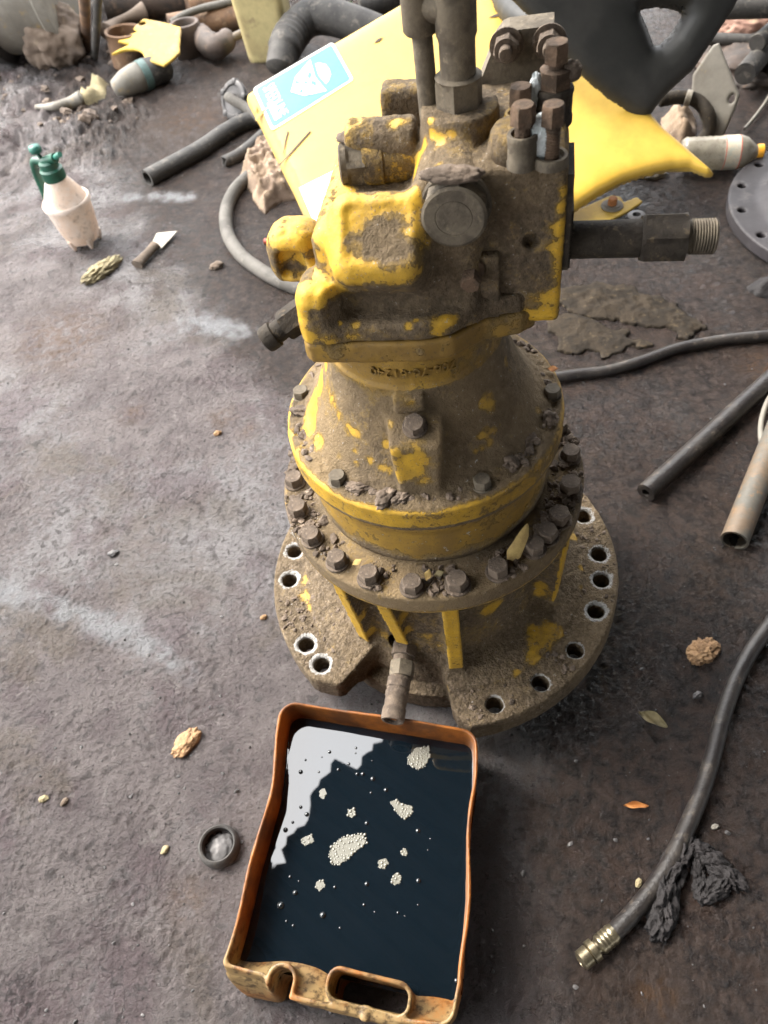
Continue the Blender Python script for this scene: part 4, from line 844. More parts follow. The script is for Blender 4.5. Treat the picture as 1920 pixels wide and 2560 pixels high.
def plane(P0, hz, tilt):
    a, t_ = rad(hz), rad(tilt); e1 = np.array([math.cos(a), math.sin(a), 0]); b = np.array([-e1[1], e1[0], 0])
    return e1, b*math.cos(t_)+np.array([0, 0, math.sin(t_)]), np.array([0, 0, math.cos(t_)])-b*math.sin(t_)
def hitp(x_, y_, O, n_):
    d = ray(x_, y_); return CAM+d*((O-CAM)@n_)/(d@n_)
def uvp(pxs, O, e1, e2, n_): return [((hitp(x_, y_, O, n_)-O)@e1, (hitp(x_, y_, O, n_)-O)@e2) for x_, y_ in pxs]
PO = at(1500, 480, .085); E1, E2, EN = plane(PO, -20, 30)
pp = uvp([(790, 615), (765, 560), (735, 490), (690, 400), (650, 318), (615, 252), (610, 240), (614, 228), (628, 218), (780, 130), (985, 10), (1120, -70), (1300, -60), (1500, 120), (1660, 308), (1790, 420), (1772, 423), (1728, 406), (1685, 408), (1620, 421), (1560, 441), (1500, 472), (1435, 514), (1360, 570), (1250, 625), (1050, 660), (900, 650)], PO, E1, E2, EN)
def pb(X, Y, d): return -.014*np.exp(d/.009)-.008*sstep(.10, .34, X)*sstep(-.02, -.12, Y)
V, F, L_ = net_plate('panel', pp, PO, E1, E2, EN, .026, .0045, pb, rnd=.006)
panel = thing('machine_panel', 'big sun-faded yellow machine panel with a blue sticker lying behind the swing motor', 'panel', (.2, 1.1, 0))
me = mesh_np('panel_sheet', V, F); me.materials.append(M_PANEL); me.materials.append(M_PEDGE)
le = np.array(uvp([(790, 615), (610, 240)], PO, E1, E2, EN)); ev = (le[1]-le[0])/np.linalg.norm(le[1]-le[0]); nrm = np.array([ev[1], -ev[0]])
cen = L_[F].mean(1); dl = (cen[:, :2]-le[0])@nrm; dl = dl+.012*fbm(cen*np.array([1, 1, 0]), 14, 3)
be = np.exp(0)*((cen[:, 2] < -.022))
me.polygons.foreach_set('material_index', ((dl < .030) | ((be > 0) & (cen[:, 1] < .1))).astype(np.int32)); obj('panel_sheet', me, None, panel)
pbl = lambda u_, v_: PO+E1*u_+E2*v_
def flat(name, poly, lift, mat_, parent, th=.0006):
    n_ = len(poly); tri = tessellate_polygon([[Vector((a, b, 0)) for a, b in poly]])
    m_ = MB(); V = [pbl(a, b)+EN*(lift+th) for a, b in poly]+[pbl(a, b)+EN*lift for a, b in poly]
    ar = sum(poly[i][0]*poly[(i+1) % n_][1]-poly[(i+1) % n_][0]*poly[i][1] for i in range(n_)); fl_ = []
    for t_ in tri:
        a, b, c = [np.array(poly[i]) for i in t_]; cr = (b-a)[0]*(c-a)[1]-(b-a)[1]*(c-a)[0]
        fl_.append(tuple(t_) if cr > 0 else tuple(t_)[::-1])
    m_.add(V, fl_+[((i, (i+1) % n_, (i+1) % n_+n_, i+n_) if ar < 0 else (i+n_, (i+1) % n_+n_, (i+1) % n_, i)) for i in range(n_)])
    return obj(name, m_.mesh(name, False), mat_, parent)
SQ = np.array(uvp([(632, 222), (832, 105), (885, 200), (680, 328)], PO, E1, E2, EN)); S0 = SQ[0]
def sq(a, b):                     # a along the long side, b along the short side, both 0..1
    q = SQ[0]*(1-a)*(1-b)+SQ[1]*a*(1-b)+SQ[2]*a*b+SQ[3]*(1-a)*b; return (float(q[0]), float(q[1]))
def rr(a0, b0, a1, b1, r_=.03, n_=5):
    out_ = []; rb = r_*2.0
    for cx, cy, t0 in ((a1-r_, b1-rb, 0), (a0+r_, b1-rb, 90), (a0+r_, b0+rb, 180), (a1-r_, b0+rb, 270)):
        for k in range(n_): t_ = rad(t0+90*k/(n_-1)); out_.append(sq(cx+r_*math.cos(t_), cy+rb*math.sin(t_)))
    return out_
stk = flat('sticker', rr(0, 0, 1, 1, .035), .0006, M_WHITE, panel)
flat('blue_field', rr(.028, .05, .972, .95, .03), .0013, M_BLUE, stk)
# plain generic crest: pointed white shield with a bar, blue lozenges and a domed cap
def em(pts): return [sq(a, b) for a, b in pts]
flat('crest', em([(.36, .50), (.47, .27), (.70, .10), (.66, .50), (.70, .90), (.47, .73)]), .0020, M_WHITE, stk)
flat('crest_cap', em([(.70, .50), (.725, .24), (.77, .27), (.82, .38), (.83, .5), (.82, .62), (.77, .73), (.725, .76)]), .0020, M_WHITE, stk)
for q_ in ([(.585, .42), (.625, .32), (.645, .40), (.61, .47)], [(.585, .58), (.625, .68), (.645, .60), (.61, .53)], [(.43, .40), (.47, .34), (.49, .44)], [(.43, .60), (.47, .66), (.49, .56)], [(.52, .49), (.56, .46), (.56, .54)]): flat('blue_lozenge', em(q_), .0027, M_BLUE, stk)
tm = text_mesh('SPEED', 1.)
def put_text(s, a0, b0, a1, b1, name, mat_):
    me = text_mesh(s, 1.); co = np.array([v.co[:] for v in me.vertices]); lo_, hi_ = co.min(0), co.max(0)
    for v, c in zip(me.vertices, co):
        s_, t_ = (c[0]-lo_[0])/(hi_[0]-lo_[0]), (c[1]-lo_[1])/(hi_[1]-lo_[1])      # text runs along the short side, its top towards the crest
        q = sq(a0+(a1-a0)*t_, b0+(b1-b0)*s_); v.co = Vector(pbl(*q)+EN*.0021)
    me.flip_normals() if False else None; me.update(); return obj(name, me, mat_, stk)
put_text('SPEED', .10, .12, .24, .52, 'lettering', M_WHITE); put_text('LINE', .145, .54, .245, .86, 'lettering', M_WHITE); flat('pale_block', em([(.075, .45), (.14, .45), (.14, .86), (.075, .86)]), .0020, M_LABEL, stk)
flat('pale_label', uvp([(748, 470), (905, 392), (960, 480), (960, 640), (812, 620)], PO, E1, E2, EN), .0008, M_PALEBL, panel)
# dark scratches on the panel
for pts in ([(722, 330), (716, 352), (709, 385), (707, 388), (713, 352), (719, 328)], [(890, 297), (910, 292), (921, 297), (912, 302), (895, 303)], [(778, 330), (740, 372), (700, 415), (697, 414), (735, 372), (775, 328)], [(945, 98), (958, 94), (948, 104), (935, 109)], [(1235, 38), (1250, 34), (1257, 40), (1246, 42), (1220, 46)], [(640, 290), (668, 270), (672, 268), (650, 292), (640, 305)], [(635, 262), (642, 268), (640, 285), (632, 275)]):
    flat('scuff', uvp(pts, PO, E1, E2, EN), .0015, M_PEDGE if pts[0][0] < 700 else M_DKRUST, panel)

# ================================================================== THINGS ON THE GROUND
def gat(x_, y_, dz=0.):
    p = at(x_, y_, 0.)
    for _ in range(3): p = at(x_, y_, gz(p[0], p[1])+dz)
    return p
def hose(name, label, cat, pxs, width, mt, hollow=(0, 0), lift=0., group=None, m=8, wall=.72, jag=0, n=18, zs=None, wob=0.):
    p0 = gat(*pxs[len(pxs)//2]); r_ = width*mpp(p0)/2
    P_ = [gat(x_, y_, r_*.8+(zs[i] if zs else 0)+lift) for i, (x_, y_) in enumerate(pxs)]
    V, F = tube(spline(P_, m), r_, n, hollow, wall, None, jag)
    if wob: V = np.array(V); V = V+fbm(V, 40, 2)[:, None]*wob
    return solo(name, MB().add(V, F).mesh(name, True, 50), mt, label, cat, group), r_, P_
hose('rubber_hose', 'thick black rubber hose, cut open end towards the sprayer bottle', 'hose', [(368, 446), (400, 428), (450, 402), (510, 368), (565, 330), (620, 302), (690, 288), (760, 282)], 40, M_RUBBER, (1, 0))
hose('rubber_hose', 'short black hose stub with a ragged end beside the brown cloth', 'hose', [(560, 405), (590, 391), (620, 370), (660, 335), (700, 300)], 28, M_RUBBER, (1, 0), jag=.5)
hose('rubber_hose', 'grey curved hose looping from under the brown cloth to behind the swing motor', 'hose', [(622, 440), (590, 472), (570, 510), (564, 550), (572, 592), (600, 635), (640, 668), (690, 698), (760, 725), (830, 745)], 34, M_GHOSE)
hose('red_stub', 'short red-ended rod on the ground beside the grey curved hose', 'rod', [(662, 603), (685, 606), (720, 612)], 15, M_RED)
# flange fitting with a stub pipe
c = gat(585, 250, .05); fl_ = thing('hose_flange', 'black flange fitting with a stub pipe by the corner of the yellow panel', 'flange', gat(585, 262))
ax = np.array([-.55, -.45, .42]); x_, y_, a_ = frame(ax)
m_ = MB().add(*lathe([(.052, -.006), (.052, .004), (.048, .007), (.040, .007), (.037, .003), (.016, .002), (.015, -.004)], c, ax, 40)); obj('flange_disc', m_.mesh('flange_disc', True, 40), M_DULL, fl_)
for k in range(5):
    t_ = 2*math.pi*k/5+.4; m_ = MB().add(*lathe([(.0085, -.008), (.0085, .008), (.006, .010)], c+(x_*math.cos(t_)+y_*math.sin(t_))*.047, ax, 12)); obj('bolt_lug', m_.mesh('bolt_lug', True, 40), M_DULL, fl_)
V, F = tube(spline([c+a_*.002, c+a_*.03+np.array([.01, 0, 0]), c+np.array([.035, -.06, -.005]), c+np.array([.07, -.11, -.02])], 6), .014, 16); obj('stub_pipe', MB().add(V, F).mesh('stub_pipe'), M_GHOSE, fl_)

# ---- cloth
def crumple(name, outline, hgt, mt, label, cat, seed=1., h=.006, folds=9., group=None, amp=1., edge=.012):
    """rag: a dented sheet with real folds standing on the ground"""
    P_ = np.array([gat(x_, y_)[:2] for x_, y_ in outline]); lo_, hi_ = P_.min(0)-.01, P_.max(0)+.01
    U, Vv = np.meshgrid(np.arange(lo_[0], hi_[0], h), np.arange(lo_[1], hi_[1], h), indexing='ij'); d = spoly(U, Vv, P_)
    Q = np.stack([U.ravel(), Vv.ravel(), 0*U.ravel()+seed], 1)
    f1 = fbm(Q, folds, 3, True).reshape(U.shape); f2 = fbm(Q+4, folds*2.6, 3, True).reshape(U.shape)
    dd = d+edge*fbm(Q, 20, 3).reshape(U.shape)
    zz = hgt*(.35+amp*(.9*f1+.35*f2))*sstep(.0, -.03, dd)+gz_noise(U.ravel(), Vv.ravel(), False).reshape(U.shape)+.004
    zz = np.where(dd > 0, -.02, zz); ok = dd < h*1.2
    cells = ok[:-1, :-1] & ok[1:, :-1] & ok[1:, 1:] & ok[:-1, 1:]; ids = np.arange(U.size).reshape(U.shape); c_ = np.argwhere(cells)
    F = np.stack([ids[c_[:, 0], c_[:, 1]], ids[c_[:, 0]+1, c_[:, 1]], ids[c_[:, 0]+1, c_[:, 1]+1], ids[c_[:, 0], c_[:, 1]+1]], 1)
    us, inv = np.unique(F, return_inverse=True); V = np.stack([U.ravel(), Vv.ravel(), zz.ravel()], 1)[us]
    return solo(name, mesh_np(name, V, inv.reshape(F.shape)), mt, label, cat, group)
crumple('brown_cloth', [(596, 452), (612, 408), (640, 370), (700, 352), (740, 420), (740, 500), (705, 505), (680, 520), (664, 538), (640, 515), (625, 480)], .055, M_CLOTH, 'crumpled brown cloth tucked under the left edge of the yellow panel', 'cloth', 2., .004, 17)
def rag(label, pts):
    m_ = MB()
    for k, (x_, y_, w_, rt, asp) in enumerate(pts):
        p = gat(x_, y_); s_ = w_*mpp(p)/2; V, F = lump(p+np.array([0, 0, s_*.25]), (s_*asp, s_/1.35, s_*.7), rt, .55, 1.5, True, 5, x_*.013, flat=-.5, detail=.05); m_.add(V, F)
    return solo('black_rag', m_.mesh('black_rag'), M_BRAG, label, 'rag')
rag('oil-soaked black rag lying against the hydraulic hose', [(1652, 2300, 70, .9, 1.2), (1658, 2245, 74, 1.2, 1.5), (1678, 2185, 66, 1.0, 1.5), (1702, 2135, 62, .6, 1.3), (1738, 2128, 54, -.3, 1.2), (1742, 2165, 40, 1.2, 1.3)])
rag('smaller oil-soaked black rag to the right of the larger one', [(1775, 2150, 50, -.6, 1.5), (1812, 2190, 54, -.8, 1.5), (1785, 2222, 56, .3, 1.5), (1752, 2225, 44, 1.1, 1.2)])
crumple('fibre_mat', [(1385, 745), (1450, 705), (1560, 715), (1660, 750), (1760, 820), (1720, 850), (1600, 815), (1520, 805), (1440, 790)], .007, M_STRAW, 'matted brown fibrous rag on the oily ground behind the swing motor', 'rag', 8., .004, 30, None, 1.3, .05)
crumple('fibre_mat', [(1370, 790), (1450, 785), (1560, 830), (1620, 860), (1500, 890), (1390, 880)], .004, M_STRAW, 'flattened dark fibrous rag in the wet patch beside the swing motor', 'rag', 9., .004, 34, None, 1.3, .05)
crumple('dark_rag', [(1862, 722), (1900, 695), (1960, 690), (1960, 750), (1890, 745)], .03, M_BRAG, 'dark crumpled rag at the right edge below the round dark cover', 'rag', 4., .005, 22)
crumple('plastic_bag', [(195, 262), (205, 225), (240, 205), (275, 215), (268, 240), (225, 262)], .045, M_CORK, 'torn beige plastic bag half buried in the mud', 'bag', 5., .010, 10)
crumple('rag_heap', [(1655, 335), (1650, 300), (1690, 275), (1740, 300), (1745, 345), (1700, 362)], .05, M_CLOTH, 'dirty rag heap under the black elbow hose', 'rag', 7., .007, 18)

# ---- sprayer bottle
b = gat(212, 598, .010); sp = thing('sprayer_bottle', 'milky plastic pump sprayer bottle with a green spray head standing on the mud', 'sprayer', b)
def up(prof, mt, name, n=36, off=(0, 0), par=None, sharp=40): return obj(name, MB().add(*lathe(prof, b+np.array([off[0], off[1], 0]), n=n)).mesh(name, True, sharp), mt, par or sp)
up([(.034, .002), (.040, .006), (.0455, .030), (.0515, .070), (.0535, .098), (.0525, .103), (.047, .118), (.036, .140), (.0265, .158), (.0235, .166), (.0235, .170)], M_SPRAY, 'bottle')
up([(.0535, .096), (.0575, .098), (.0580, .105), (.0555, .109), (.0500, .107)], M_MILK, 'ring')
for k in range(5):
    t_ = 2*math.pi*k/5+.2; q = b+np.array([math.cos(t_)*.036, math.sin(t_)*.036, .006]); obj('foot', MB().add(*lathe([(.003, -.016), (.009, .0), (.010, .012)], q, (0, 0, 1), 10)).mesh('foot', True, 40), M_SPRAY, sp)
up([(.026, .160), (.0265, .163), (.0265, .183), (.022, .187), (.021, .200), (.0165, .204)], M_GREEN, 'screw_cap', 24)
dx = np.array([.85, -.52, 0])                       # nozzle side, roughly to the right
V, F = tube([b+np.array([0, 0, .196])-dx*.018, b+np.array([0, 0, .203]), b+np.array([0, 0, .212])+dx*.030], .0105, 16); hd_ = obj('spray_head', MB().add(V, F).mesh('spray_head', True, 40), M_GREEN, sp)
V, F = tube([b+np.array([0, 0, .212])+dx*.028, b+np.array([0, 0, .222])+dx*.050], .0060, 14); obj('nozzle', MB().add(V, F).mesh('nozzle', True, 40), M_TEAL, hd_)
V, F = tube(spline([b+np.array([0, 0, .200])-dx*.014, b+np.array([0, 0, .197])-dx*.040, b+np.array([0, 0, .17])-dx*.052, b+np.array([0, 0, .135])-dx*.056, b+np.array([0, 0, .088])-dx*.0605], 6), .0095, 12); obj('handle', MB().add(V, F).mesh('handle', True, 40), M_GREEN, sp)
V, F = tube([b+np.array([0, 0, .197])-dx*.012, b+np.array([0, 0, .222])-dx*.018], .0045, 12); obj('pump_rod', MB().add(V, F).mesh('pump_rod'), M_GREEN, sp)
obj('pump_knob', MB().add(*lathe([(.004, -.010), (.0125, -.007), (.0145, 0), (.0125, .007), (.004, .010)], b+np.array([0, 0, .228])-dx*.019, n=20)).mesh('pump_knob'), M_TEAL, sp)

# ---- scraper
p0, p1, p2 = gat(342, 662, .010), gat(388, 612, .012), gat(440, 580, .006); sc_ = thing('scraper', 'muddy putty knife lying flat near the sprayer bottle', 'scraper', gat(390, 612))
V, F = tube(spline([p0, (p0+p1)/2, p1], 4), .0155, 14, (0, 0), .7, lambda t: 1-.25*math.sin(t*2.6)); V = np.array(V); V[:, 2] = p0[2]+(V[:, 2]-p0[2])*.75; obj('handle', MB().add(V, F).mesh('handle', True, 50), M_DIRT, sc_)
bl = [gat(x_, y_, .010) for x_, y_ in ((376, 612), (392, 582), (443, 577), (404, 620), (396, 612))]; n_ = len(bl)
obj('blade', MB().add([q for q in bl]+[q-np.array([0, 0, .0025]) for q in bl], [tuple(range(n_)), tuple(range(n_, 2*n_))[::-1]]+[(i, i+n_, (i+1) % n_+n_, (i+1) % n_) for i in range(n_)]).mesh('blade', False), M_BLADE, sc_)

# ---- small lumps
def clod(name, px_, py_, w_, hgt, rot, mt, label, cat, seed=0., amp=.4, sub=4, asp=1.5, ridged=False, group=None):
    p = gat(px_, py_); s_ = w_*mpp(p)/2; V, F = lump(p+np.array([0, 0, s_*hgt*.5]), (s_, s_/asp, s_*hgt), rot, amp, 1.7, ridged, sub, seed, detail=.14)
    return solo(name, MB().add(V, F).mesh(name, True), mt, label, cat, group)
clod('clay_lump', 257, 680, 90, .28, .75, M_CORK, 'yellowish crumbly lump on the mud between sprayer bottle and scraper', 'lump', 1., .5, 5, 2.4, True)
clod('clay_clod', 468, 1858, 84, .3, .75, M_CLOD, 'ochre clod lying alone on the grey mud left of the drain pan', 'clod', 2., .35, 5, 1.7)
clod('clay_clod', 1757, 1630, 66, .35, .4, M_CLOD, 'crumbling ochre clod beside the hydraulic hose on the right', 'clod', 5., .5, 5, 1.4, True)
clod('mud_clod', 542, 668, 34, .5, .2, M_DIRT, 'small brown clod by the grey curved hose', 'clod', 3.)
clod('stone', 1625, 438, 78, .25, -.3, M_GREY, 'flat grey stone under the front edge of the yellow panel', 'stone', 4., .25, 4, 1.6)
clod('stone', 1596, 2208, 22, .6, .9, M_CORK, 'small yellowish chip touching the hydraulic hose', 'stone', 6.)
clod('stone', 1745, 1740, 26, .6, .2, M_DULL, 'small grey pebble left of the hydraulic hose', 'stone', 7.); clod('stone', 1787, 2068, 20, .6, .2, M_GREY, 'pale pebble right of the hydraulic hose', 'stone', 8.)
clod('stone', 110, 1998, 24, .5, .2, M_CORK, 'pale chip at the lower left on the grey mud', 'stone', 9.); clod('stone', 163, 2005, 22, .6, .8, M_DIRT, 'brown chip beside the pale chip at the lower left', 'stone', 10.)
clod('stone', 413, 2125, 24, .4, .9, M_CORK, 'pale seed-like chip left of the black ring', 'stone', 11.); clod('mud_clod', 285, 1385, 26, .5, .2, M_DULL, 'dark pebble alone in the grey mud', 'clod', 12.)
clod('stone', 545, 1085, 20, .6, .3, M_CLOD, 'ochre chip near the rust stain left of the swing motor', 'stone', 13.); clod('stone', 660, 1545, 18, .7, .3, M_CLOD, 'ochre pebble beside the left edge of the base plate', 'stone', 14.)
clod('stone', 1690, 1145, 20, .5, .2, M_GREY, 'pale pebble near the long black rod', 'stone', 15.)
# ---- leaves
def leaf(px_, py_, len_px, wid, rot, curl, mt, label, group=None):
    p = gat(px_, py_, .006); Lm = len_px*mpp(p); V = []; F = []; nu, nv = 12, 6
    for i in range(nu+1):
        t_ = i/nu; wv = wid*Lm*math.sin(math.pi*min(1, t_*.97+.02))**.8
        for j in range(nv+1):
            s_ = j/nv*2-1; V.append(((t_-.5)*Lm, s_*wv/2, curl*Lm*(.5*s_*s_*wv/(wid*Lm)+.5*(t_-.5)**2)+.002*math.sin(9*t_+4*s_)))
    for i in range(nu):
        for j in range(nv): a = i*(nv+1)+j; F.append((a, a+nv+1, a+nv+2, a+1))
    V = np.array(V); c_, s_ = math.cos(rot), math.sin(rot); V = np.stack([V[:, 0]*c_-V[:, 1]*s_, V[:, 0]*s_+V[:, 1]*c_, V[:, 2]], 1)+p
    m_ = MB().add(V, F); m_.add(V-np.array([0, 0, .0006]), [f[::-1] for f in F]); return solo('leaf', m_.mesh('leaf'), mt, label, 'leaf', group)
leaf(1632, 1800, 74, .42, -.75, .35, M_LEAFG, 'dull olive dead leaf on the dark oily ground'); leaf(1590, 2015, 60, .28, -.22, .35, M_LEAFO, 'small orange dead leaf on the dark oily ground')
# ---- black ring
p = gat(552, 2120, -.002); ring = MB().add(*lathe([(.0205, .001), (.0205, .016), (.0225, .0175), (.0245, .016), (.0262, .012), (.0268, .004), (.0262, .0)], p, (.02, .05, 1), 48)); V, F = lump(p+np.array([0, 0, .001]), (.021, .021, .005), 0, .3, 2.5, sub=4)
rg = thing('rubber_ring', 'black rubber ring cup filled with grey mud, left of the drain pan', 'ring', p); obj('ring_wall', ring.mesh('ring_wall', True, 50), M_RUBBER, rg); obj('mud_fill', MB().add(V, F).mesh('mud_fill'), M_DULL, rg)

# ================================================================== RIGHT SIDE
hose('black_hose', 'long thin black hose running from behind the swing motor to the right edge', 'hose', [(1380, 945), (1450, 935), (1520, 927), (1600, 905), (1690, 873), (1780, 855), (1850, 846), (1940, 838), (2000, 834)], 29, M_HOSE)
hose('steel_rod', 'dark round steel bar with a drilled end lying on the right', 'bar', [(1614, 1232), (1700, 1155), (1780, 1082), (1860, 1008), (1930, 945), (1990, 890)], 46, M_HOSE, (1, 0), wall=.42)
hose('rusty_tube', 'rust-streaked open steel tube at the right edge', 'tube', [(1836, 1352), (1870, 1265), (1905, 1175), (1945, 1075), (1985, 980)], 62, M_RTUBE, (1, 0), wall=.84)
hose('thin_cable', 'thin grey cable curving over the dark bar at the right edge', 'cable', [(1985, 930), (1930, 985), (1905, 1045), (1903, 1100), (1916, 1150)], 13, M_GREY, lift=.012)
o_, r_, P_ = hose('hydraulic_hose', 'long oily hydraulic hose with a plated end fitting at the lower right', 'hose', [(1990, 1470), (1935, 1548), (1880, 1625), (1838, 1705), (1805, 1800), (1782, 1890), (1752, 1985), (1712, 2080), (1670, 2165), (1618, 2240), (1562, 2305), (1528, 2338)], 41, M_HOSE, n=20)
a_, b_ = gat(1530, 2336, r_*.8), gat(1449, 2406, r_*.6); ax = b_-a_; Lf = float(np.linalg.norm(ax))
pr = [(r_*1.02, -.004), (r_*1.12, 0)]
for k in range(4): pr += [(r_*1.13, Lf*.10*k+.002), (r_*1.05, Lf*.10*k+Lf*.07), (r_*1.05, Lf*.10*k+Lf*.085)]
pr += [(r_*.8, Lf*.44), (r_*.8, Lf*.50), (r_*1.22, Lf*.51), (r_*1.22, Lf*.66), (r_*.9, Lf*.68), (r_*1.08, Lf*.71), (r_*1.08, Lf*.94), (r_*.8, Lf*.98), (r_*.55, Lf), (r_*.5, Lf*.9), (.0002, Lf*.9)]
V, F = lathe(pr, a_-np.array(o_.location), ax, 24, hexa={len(pr)-9+0, len(pr)-8} if False else None); obj('end_fitting', MB().add(V, F).mesh('end_fitting', True, 35), M_BRASS, o_, Matrix.Translation(o_.location))
# round cover
cc = np.array([1.039, .704, 0]); rc = thing('round_cover', 'dark round domed cover with bolt holes, cut by the right edge', 'cover', cc)
h = .003; X, Y, Z = grid((-.28, -.28, -.02), (.28, .28, .11), h); R2 = np.sqrt(X*X+Y*Y)
D = np.maximum(R2-.266, np.abs(Z-.016)-.014); D = smin(D, np.maximum(np.sqrt(X*X+Y*Y+(Z+.25)**2)-.347, np.maximum(R2-.209, -Z)), .006)
for k in range(16):
    t_ = 2*math.pi*k/16+.17; D = np.maximum(D, .0085-np.hypot(X-.243*math.cos(t_), Y-.243*math.sin(t_)))
V, F = surface_nets(D.astype(np.float32), (-.28, -.28, -.02), h); obj('cover_disc', mesh_np('cover_disc', (V+cc).astype(np.float32), F), mat('dark_iron_cover', (.036, .032, .034), (.026, .023, .024), (.065, .058, .056), 9, .6, bump=.4, bd=.0015, spec=.35), rc)
# yellow bracket strip with bolt
BO = at(1500, 520, .018); b1, b2, bn = plane(BO, 8, 2)
yb_ = thing('bracket_strip', 'scratched yellow bracket strip with a rusty bolt lying below the yellow panel', 'bracket', at(1500, 520, 0))
V, F, _ = net_plate('strip', uvp([(1420, 562), (1425, 532), (1530, 487), (1552, 492), (1560, 505), (1592, 492), (1607, 503), (1575, 525), (1510, 558), (1425, 572)], BO, b1, b2, bn), BO, b1, b2, bn, .006, .0022, None, rnd=.001); obj('strip', mesh_np('strip', V, F), M_YSCRAP, yb_)
m_ = MB().add(*lathe([(.024, 0), (.024, .002), (.0165, .0035), (.0165, .005)], at(1530, 515, .0185), bn, 32)); obj('washer', m_.mesh('washer', True, 40), M_GREY, yb_)
m_ = MB().add(*lathe([(.0105, .004), (.0105, .018), (.009, .0195), (.007, .0198)], at(1530, 515, .0185), bn, 24, hexa={0, 1})); obj('bolt', m_.mesh('bolt', True, 30), mat('orange_rust', (.42, .17, .05), (.30, .12, .04), None, 60, .8), yb_)
m_ = MB().add(*lathe([(.020, .0), (.020, .010), (.017, .012), (.009, .012), (.0085, .002)], gat(1590, 548), (0, 0, 1), 28)); solo('washer', m_.mesh('washer', True, 40), M_DULL, 'grey thick washer on the ground beyond the outlet pipe', 'washer')
# clear bottle with orange cap
ba, bb = at(1700, 386, .040), at(1908, 378, .037); ax = bb-ba; Lb = float(np.linalg.norm(ax)); pb_ = thing('plastic_bottle', 'dirty clear plastic bottle with an orange cap, lying by the tip of the yellow panel', 'bottle', ((ba+bb)/2)*np.array([1, 1, 0]))
k_ = .036
prof = [(.002, 0), (k_*.85, .003), (k_, .012)]+[(k_*(.97+.03*(i % 2)), .02+i*.006) for i in range(12)]+[(k_, Lb*.50), (k_, Lb*.72), (k_*.86, Lb*.80), (k_*.5, Lb*.885), (.0135, Lb*.91), (.0135, Lb*.94)]
obj('bottle_body', MB().add(*lathe(prof, ba, ax, 36)).mesh('bottle_body'), M_PET, pb_)
obj('bottle_label', MB().add(*lathe([(k_*.99, Lb*.505), (k_*1.012, Lb*.507), (k_*1.012, Lb*.70), (k_*.99, Lb*.702)], ba, ax, 36)).mesh('bottle_label', True, 40), M_LABEL, pb_)
obj('bottle_cap', MB().add(*lathe([(.0150, Lb*.925), (.0155, Lb*.93), (.0155, Lb*.995), (.0135, Lb)], ba, ax, 24)).mesh('bottle_cap', True, 40), M_ORANGE, pb_)
x_, y_, a_ = frame(ax); lab = MB()
tl = text_mesh('JUICE', .016)
M_REDP = mat('red_print', (.55, .09, .05), None, None, 60, .5)
for (d0, d1) in ((.512, .520), (.688, .696)): obj('label_stripe', MB().add(*lathe([(k_*1.013, Lb*d0), (k_*1.018, Lb*d0+.0005), (k_*1.018, Lb*d1), (k_*1.013, Lb*d1+.0005)], ba, ax, 36)).mesh('label_stripe', True, 40), M_REDP, pb_)
# hex steel plate leaning
PLO = at(1790, 347, .02); q1, q2, qn = plane(PLO, -38, 62)
hp = uvp([(1770, 350), (1728, 237), (1731, 187), (1782, 112), (1797, 106), (1849, 237), (1842, 260), (1804, 350)], PLO, q1, q2, qn)
V, F, _ = net_plate('hex_plate', hp, PLO, q1, q2, qn, .014, .0035, None, holes=[[(hpx+.007*math.cos(t_), hpy+.010*math.sin(t_)) for t_ in np.linspace(0, 6.28, 12)[:-1]] for hpx, hpy in uvp([(1829, 247)], PLO, q1, q2, qn)], rnd=.002)
hex_o = solo('steel_plate', mesh_np('steel_plate', V, F), M_GREY, 'grey six-sided steel plate standing on edge at the upper right', 'plate')
# pipes behind it
def bar(name, label, cat, pts, r_, mt, hollow=(0, 0), n=20, group=None):
    V, F = tube([at(x_, y_, z_) for x_, y_, z_ in pts], r_, n, hollow, .8); return solo(name, MB().add(V, F).mesh(name, True, 50), mt, label, cat, group)
bar('black_pipe', 'black smooth pipe end pointing at the grey six-sided plate', 'pipe', [(1862, 185, .06), (1960, 70, .06)], .026, M_RUBBER)
bar('black_pipe', 'shorter black pipe lying just above the other one at the right edge', 'pipe', [(1892, 108, .10), (1985, 25, .10)], .020, M_RUBBER)
bar('black_pipe', 'dark pipe lying level behind the black plastic cover', 'pipe', [(1760, 96, .05), (1895, 102, .05)], .015, M_RUBBER)
bar('black_pipe', 'thick dark pipe crossing the upper right corner', 'pipe', [(1780, 20, .16), (1990, 14, .16)], .026, M_RUBBER)
p = gat(1880, 66, .05); solo('pink_sack', MB().add(*lump(p, (.12, .06, .055), -.2, .25, 1.4, sub=5, seed=2.)).mesh('pink_sack'), M_PINK, 'faded pink and brown sack between the pipes at the upper right', 'sack')
p = gat(1905, 215, .02); solo('mud_bank', MB().add(*lump(gat(1915, 150, .0), (.16, .20, .06), .3, .3, 2., sub=5, seed=4.)).mesh('mud_bank'), M_DKRUST, 'dark greasy scrap heap under the black pipes', 'scrap')
hose('black_wire', 'thin dark wire hanging at the right edge beside the steel plate', 'wire', [(1960, 160), (1925, 235), (1900, 275), (1862, 322)], 8, M_GREY, lift=.01)
V, F = tube(spline([at(1650, 250, .10), at(1700, 243, .10), at(1742, 252, .09), at(1770, 285, .07), at(1772, 325, .04), at(1755, 352, .02)], 6), .0155, 18); el = solo('elbow_hose', MB().add(V, F).mesh('elbow_hose'), M_DARK, 'dark bent hose with a silver clamp in front of the steel plate', 'hose')
ca_, cb_ = at(1714, 244, .10), at(1730, 247, .098); V, F = lathe([(.0158, 0), (.0178, .001), (.0178, .012), (.0158, .013)], ca_-np.array(el.location), cb_-ca_, 24); obj('clamp', MB().add(V, F).mesh('clamp', True, 40), M_BLADE, el, Matrix.Translation(el.location))
